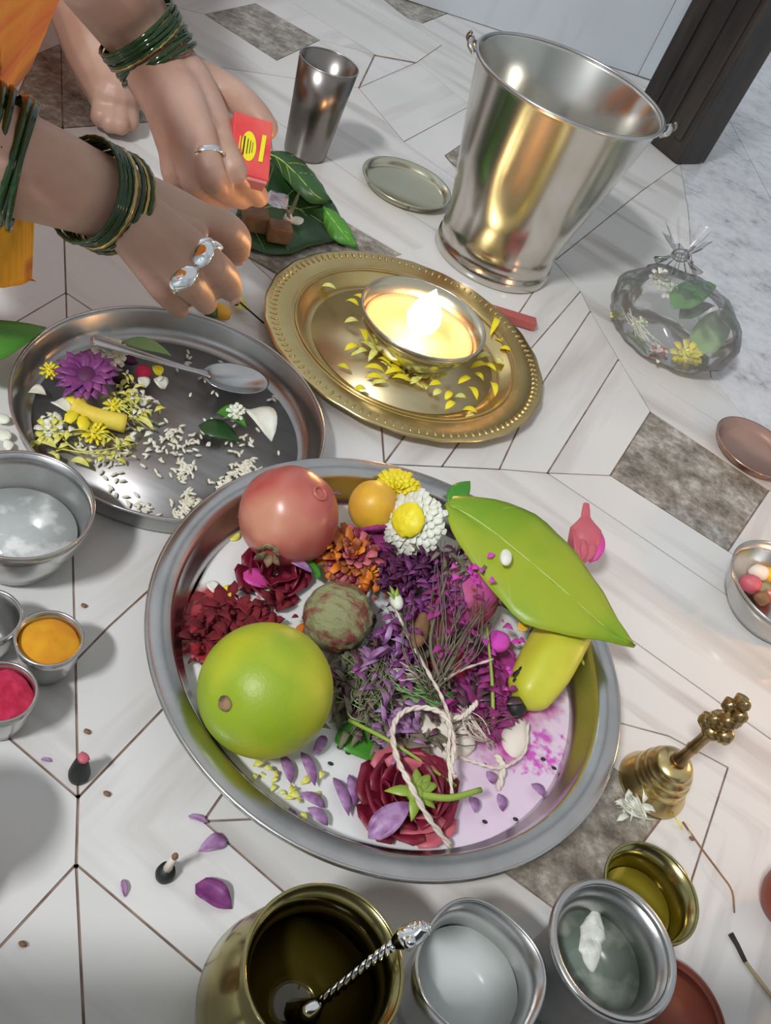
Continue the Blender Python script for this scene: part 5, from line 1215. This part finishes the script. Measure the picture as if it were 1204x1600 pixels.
# bangles
def bangles(P, rads, n, group, label, name='glass_bangle', golds=(3, 7)):
    P = [Vector(p) for p in P]; Lp = smooth_path(P, 10)
    me = {}
    for k in range(n):
        q = k/(n-1)*(len(Lp)-1); i = min(int(q), len(Lp)-2); p = Lp[i].lerp(Lp[i+1], q-i); d = (Lp[i+1]-Lp[i]).normalized()
        d = (d+Vector((random.uniform(-.07, .07), random.uniform(-.07, .07), random.uniform(-.07, .07)))).normalized()
        R_ = float(np.interp(k/(n-1), [0, 1], rads))*random.uniform(1.0, 1.05); gold = k in golds
        key = gold
        if key not in me:
            o = obj(name, lathe([(1+.038*math.cos(a), .052*math.sin(a)) for a in [j*PI/4 for j in range(8)]], (0, 0, 0), 56, closed=True, wob=(lambda a, z: 1+.006*math.cos(28*a))), 'glass_gold' if gold else 'glass_green', None, origin=(0, 0, 0)); me[key] = o.data
        else: o = bpy.data.objects.new(name, me[key]); COL.objects.link(o)
        o.location = p; o.rotation_euler = d.to_track_quat('Z', 'Y').to_euler(); o.scale = (R_, R_, R_)
        if gold: tag(o, label.replace('green glass', 'gold'), 'bangle', group+' in gold')
        else: tag(o, label, 'bangle', group)
bangles([W(132, 297, .178), W(160, 309, .172), W(186, 322, .166)], (.0285, .0278), 13, 'green bangles on the lower wrist', 'thin green glass bangle stacked on the lower wrist', golds=(6, 9, 11, 12))
bangles([W(-30, 238, .192), W(0, 249, .190), W(34, 262, .188)], (.0350, .0328), 13, 'green bangles on the lower forearm', 'thin green glass bangle on the forearm at the left edge', golds=(10,))
bangles([W(212, 42, .166), W(232, 72, .155), W(250, 100, .146)], (.0325, .0310), 13, 'green bangles on the upper wrist', 'thin green glass bangle on the upper wrist behind the matchbox', golds=(5,))
# finger rings
def ring(p, d, r_, lab, stone=True):
    A = aim(Vector(d).orthogonal(), d); t = thing('finger_ring', lab, 'ring', p)
    obj('band', lathe([(r_+.0012*math.cos(a), .0026*math.sin(a)) for a in [j*PI/4 for j in range(8)]], p, 32, closed=True, mtx=A), 'silver', t)
    nn = (Vector((0, 0, CAM_H))-p).normalized(); nn = (nn-Vector(d)*nn.dot(Vector(d))).normalized()
    if stone:
        obj('setting', ball(p+nn*(r_+.001), .0062, u=18, v=10, mtx=aim(Vector(d).cross(nn), nn), scale=(1.5, .95, .40), nz=.0006, nf=600), 'silver', t)
a, b = mcp[1], W(326, 408, .160); d_ = (b-a).normalized(); ring(a.lerp(b, .92), d_, .0097, 'broad silver ring on the middle finger of the lower hand')
ring(a.lerp(b, .62), d_, .0104, 'thin plain silver ring above the broad one on the middle finger', False)
a, b = mcp[2], W(290, 440, .152); ring(a.lerp(b, .98), (b-a).normalized(), .0092, 'silver ring lowest on the lower hand')
a, b = ml[1], W(332, 276, .128); ring(a.lerp(b, .5), (b-a).normalized(), .0122, 'thin gold-coloured ring on the hand holding the matchbox', False)

# matchbox
q0, q1, q2, q3 = W(374, 176, .156), W(434, 194, .154), W(412, 280, .130), W(352, 264, .132)
cx = (q0+q1+q2+q3)/4; ex = ((q1-q0)+(q2-q3)).normalized(); ey = ((q0-q3)+(q1-q2)).normalized(); ez = ex.cross(ey).normalized(); ey = ez.cross(ex)
Mb = Matrix((ex, ey, ez)); Mb.transpose(); wx, wy = ((q1-q0).length+(q2-q3).length)/2, ((q0-q3).length+(q1-q2).length)/2
t = thing('matchbox', 'red matchbox with yellow and black print held in the upper hand', 'matchbox', cx)
obj('sleeve', box(cx-ez*.007, wx, wy, .014, Mb, bev=.0008), 'box_red', t, smooth=False)
obj('tray', box(cx-ez*.007-ey*.0015, wx*.93, wy*1.04, .0115, Mb, bev=.0005), 'box_pink', t, smooth=False)
obj('striking_strip', box(cx-ez*.007+ex*wx*.501, .0006, wy*.92, .010, Mb), 'box_pink', t, smooth=False)
def onbox(u, v, h=.0003): return cx+ex*wx*u+ey*wy*v+ez*h
bm = bmesh.new(); ring_ = []
for k in range(24):
    a = 2*PI*k/24; ring_.append(bm.verts.new(onbox(-.08+.19*math.cos(a), -.02+.25*math.sin(a), .0004)))
bm.faces.new(ring_); obj('print', bm, 'yellow_ink', t, smooth=False)
for (u, v, w_, h_, mt_, sl) in ((.27, .0, .11, .46, 'yellow_ink', .14), (-.33, -.10, .025, .42, 'yellow_ink', .1), (-.21, -.03, .035, .32, 'black', .1), (-.12, -.03, .022, .26, 'black', .1), (-.05, -.03, .018, .22, 'black', .1), (.01, -.03, .014, .18, 'black', .1)):
    bm = bmesh.new(); bm.faces.new([bm.verts.new(onbox(u+a_*w_/2+b_*h_/2*sl, v+b_*h_/2, .0007)) for a_, b_ in ((-1, -1), (1, -1), (1, 1), (-1, 1))]); obj('print', bm, mt_, t, smooth=False)
t = thing('matchstick', 'thin matchstick held between the fingers of the lower hand', 'matchstick', W(358, 455, .100))
obj('stick', tube([W(348, 436, .106), W(368, 472, .088)], .0010, 6), 'stickw', t); obj('match_head', ball(W(369, 474, .087), .0019, u=10, v=6), 'char', t)

# ---------------------------------------------------------------- things just outside the frame whose shadows and glow fall into it
kp = W(-20, 1262, 0)-Vector((.5, .87, 0))*.058/1.2
cup('copper_pot', 'round copper pot standing just left of the picture', kp+Vector((.004, -.012, 0)), [(0, 0), (.022, 0), (.034, .010), (.038, .030), (.032, .050), (.022, .060), (.024, .070), (.030, .078)], 'copper', 'pot', 64)
t = thing('shadow_caster', 'added stool-shaped shadow caster just below the picture', 'shadow caster', (.108, -.025, 0))  # added unseen slab on legs, shades the floor along the bottom edge
obj('caster_slab', box((.108, -.025, .200), .84, .24, .02, rotz(.395), bev=.003), 'wood', t, smooth=False)
for sx in (-1, 1):
    for sy in (-1, 1): obj('caster_leg', box(Vector((.108, -.025, .0955))+rotz(.395) @ Vector((sx*.38, sy*.085-.02, 0)), .03, .03, .191, rotz(.395), bev=.002), 'wood', t, smooth=False)
lamp(W(1440, 1150, 0), 'brass oil lamp on a stand burning just right of the picture', 190, mt='brass', lift=.085)
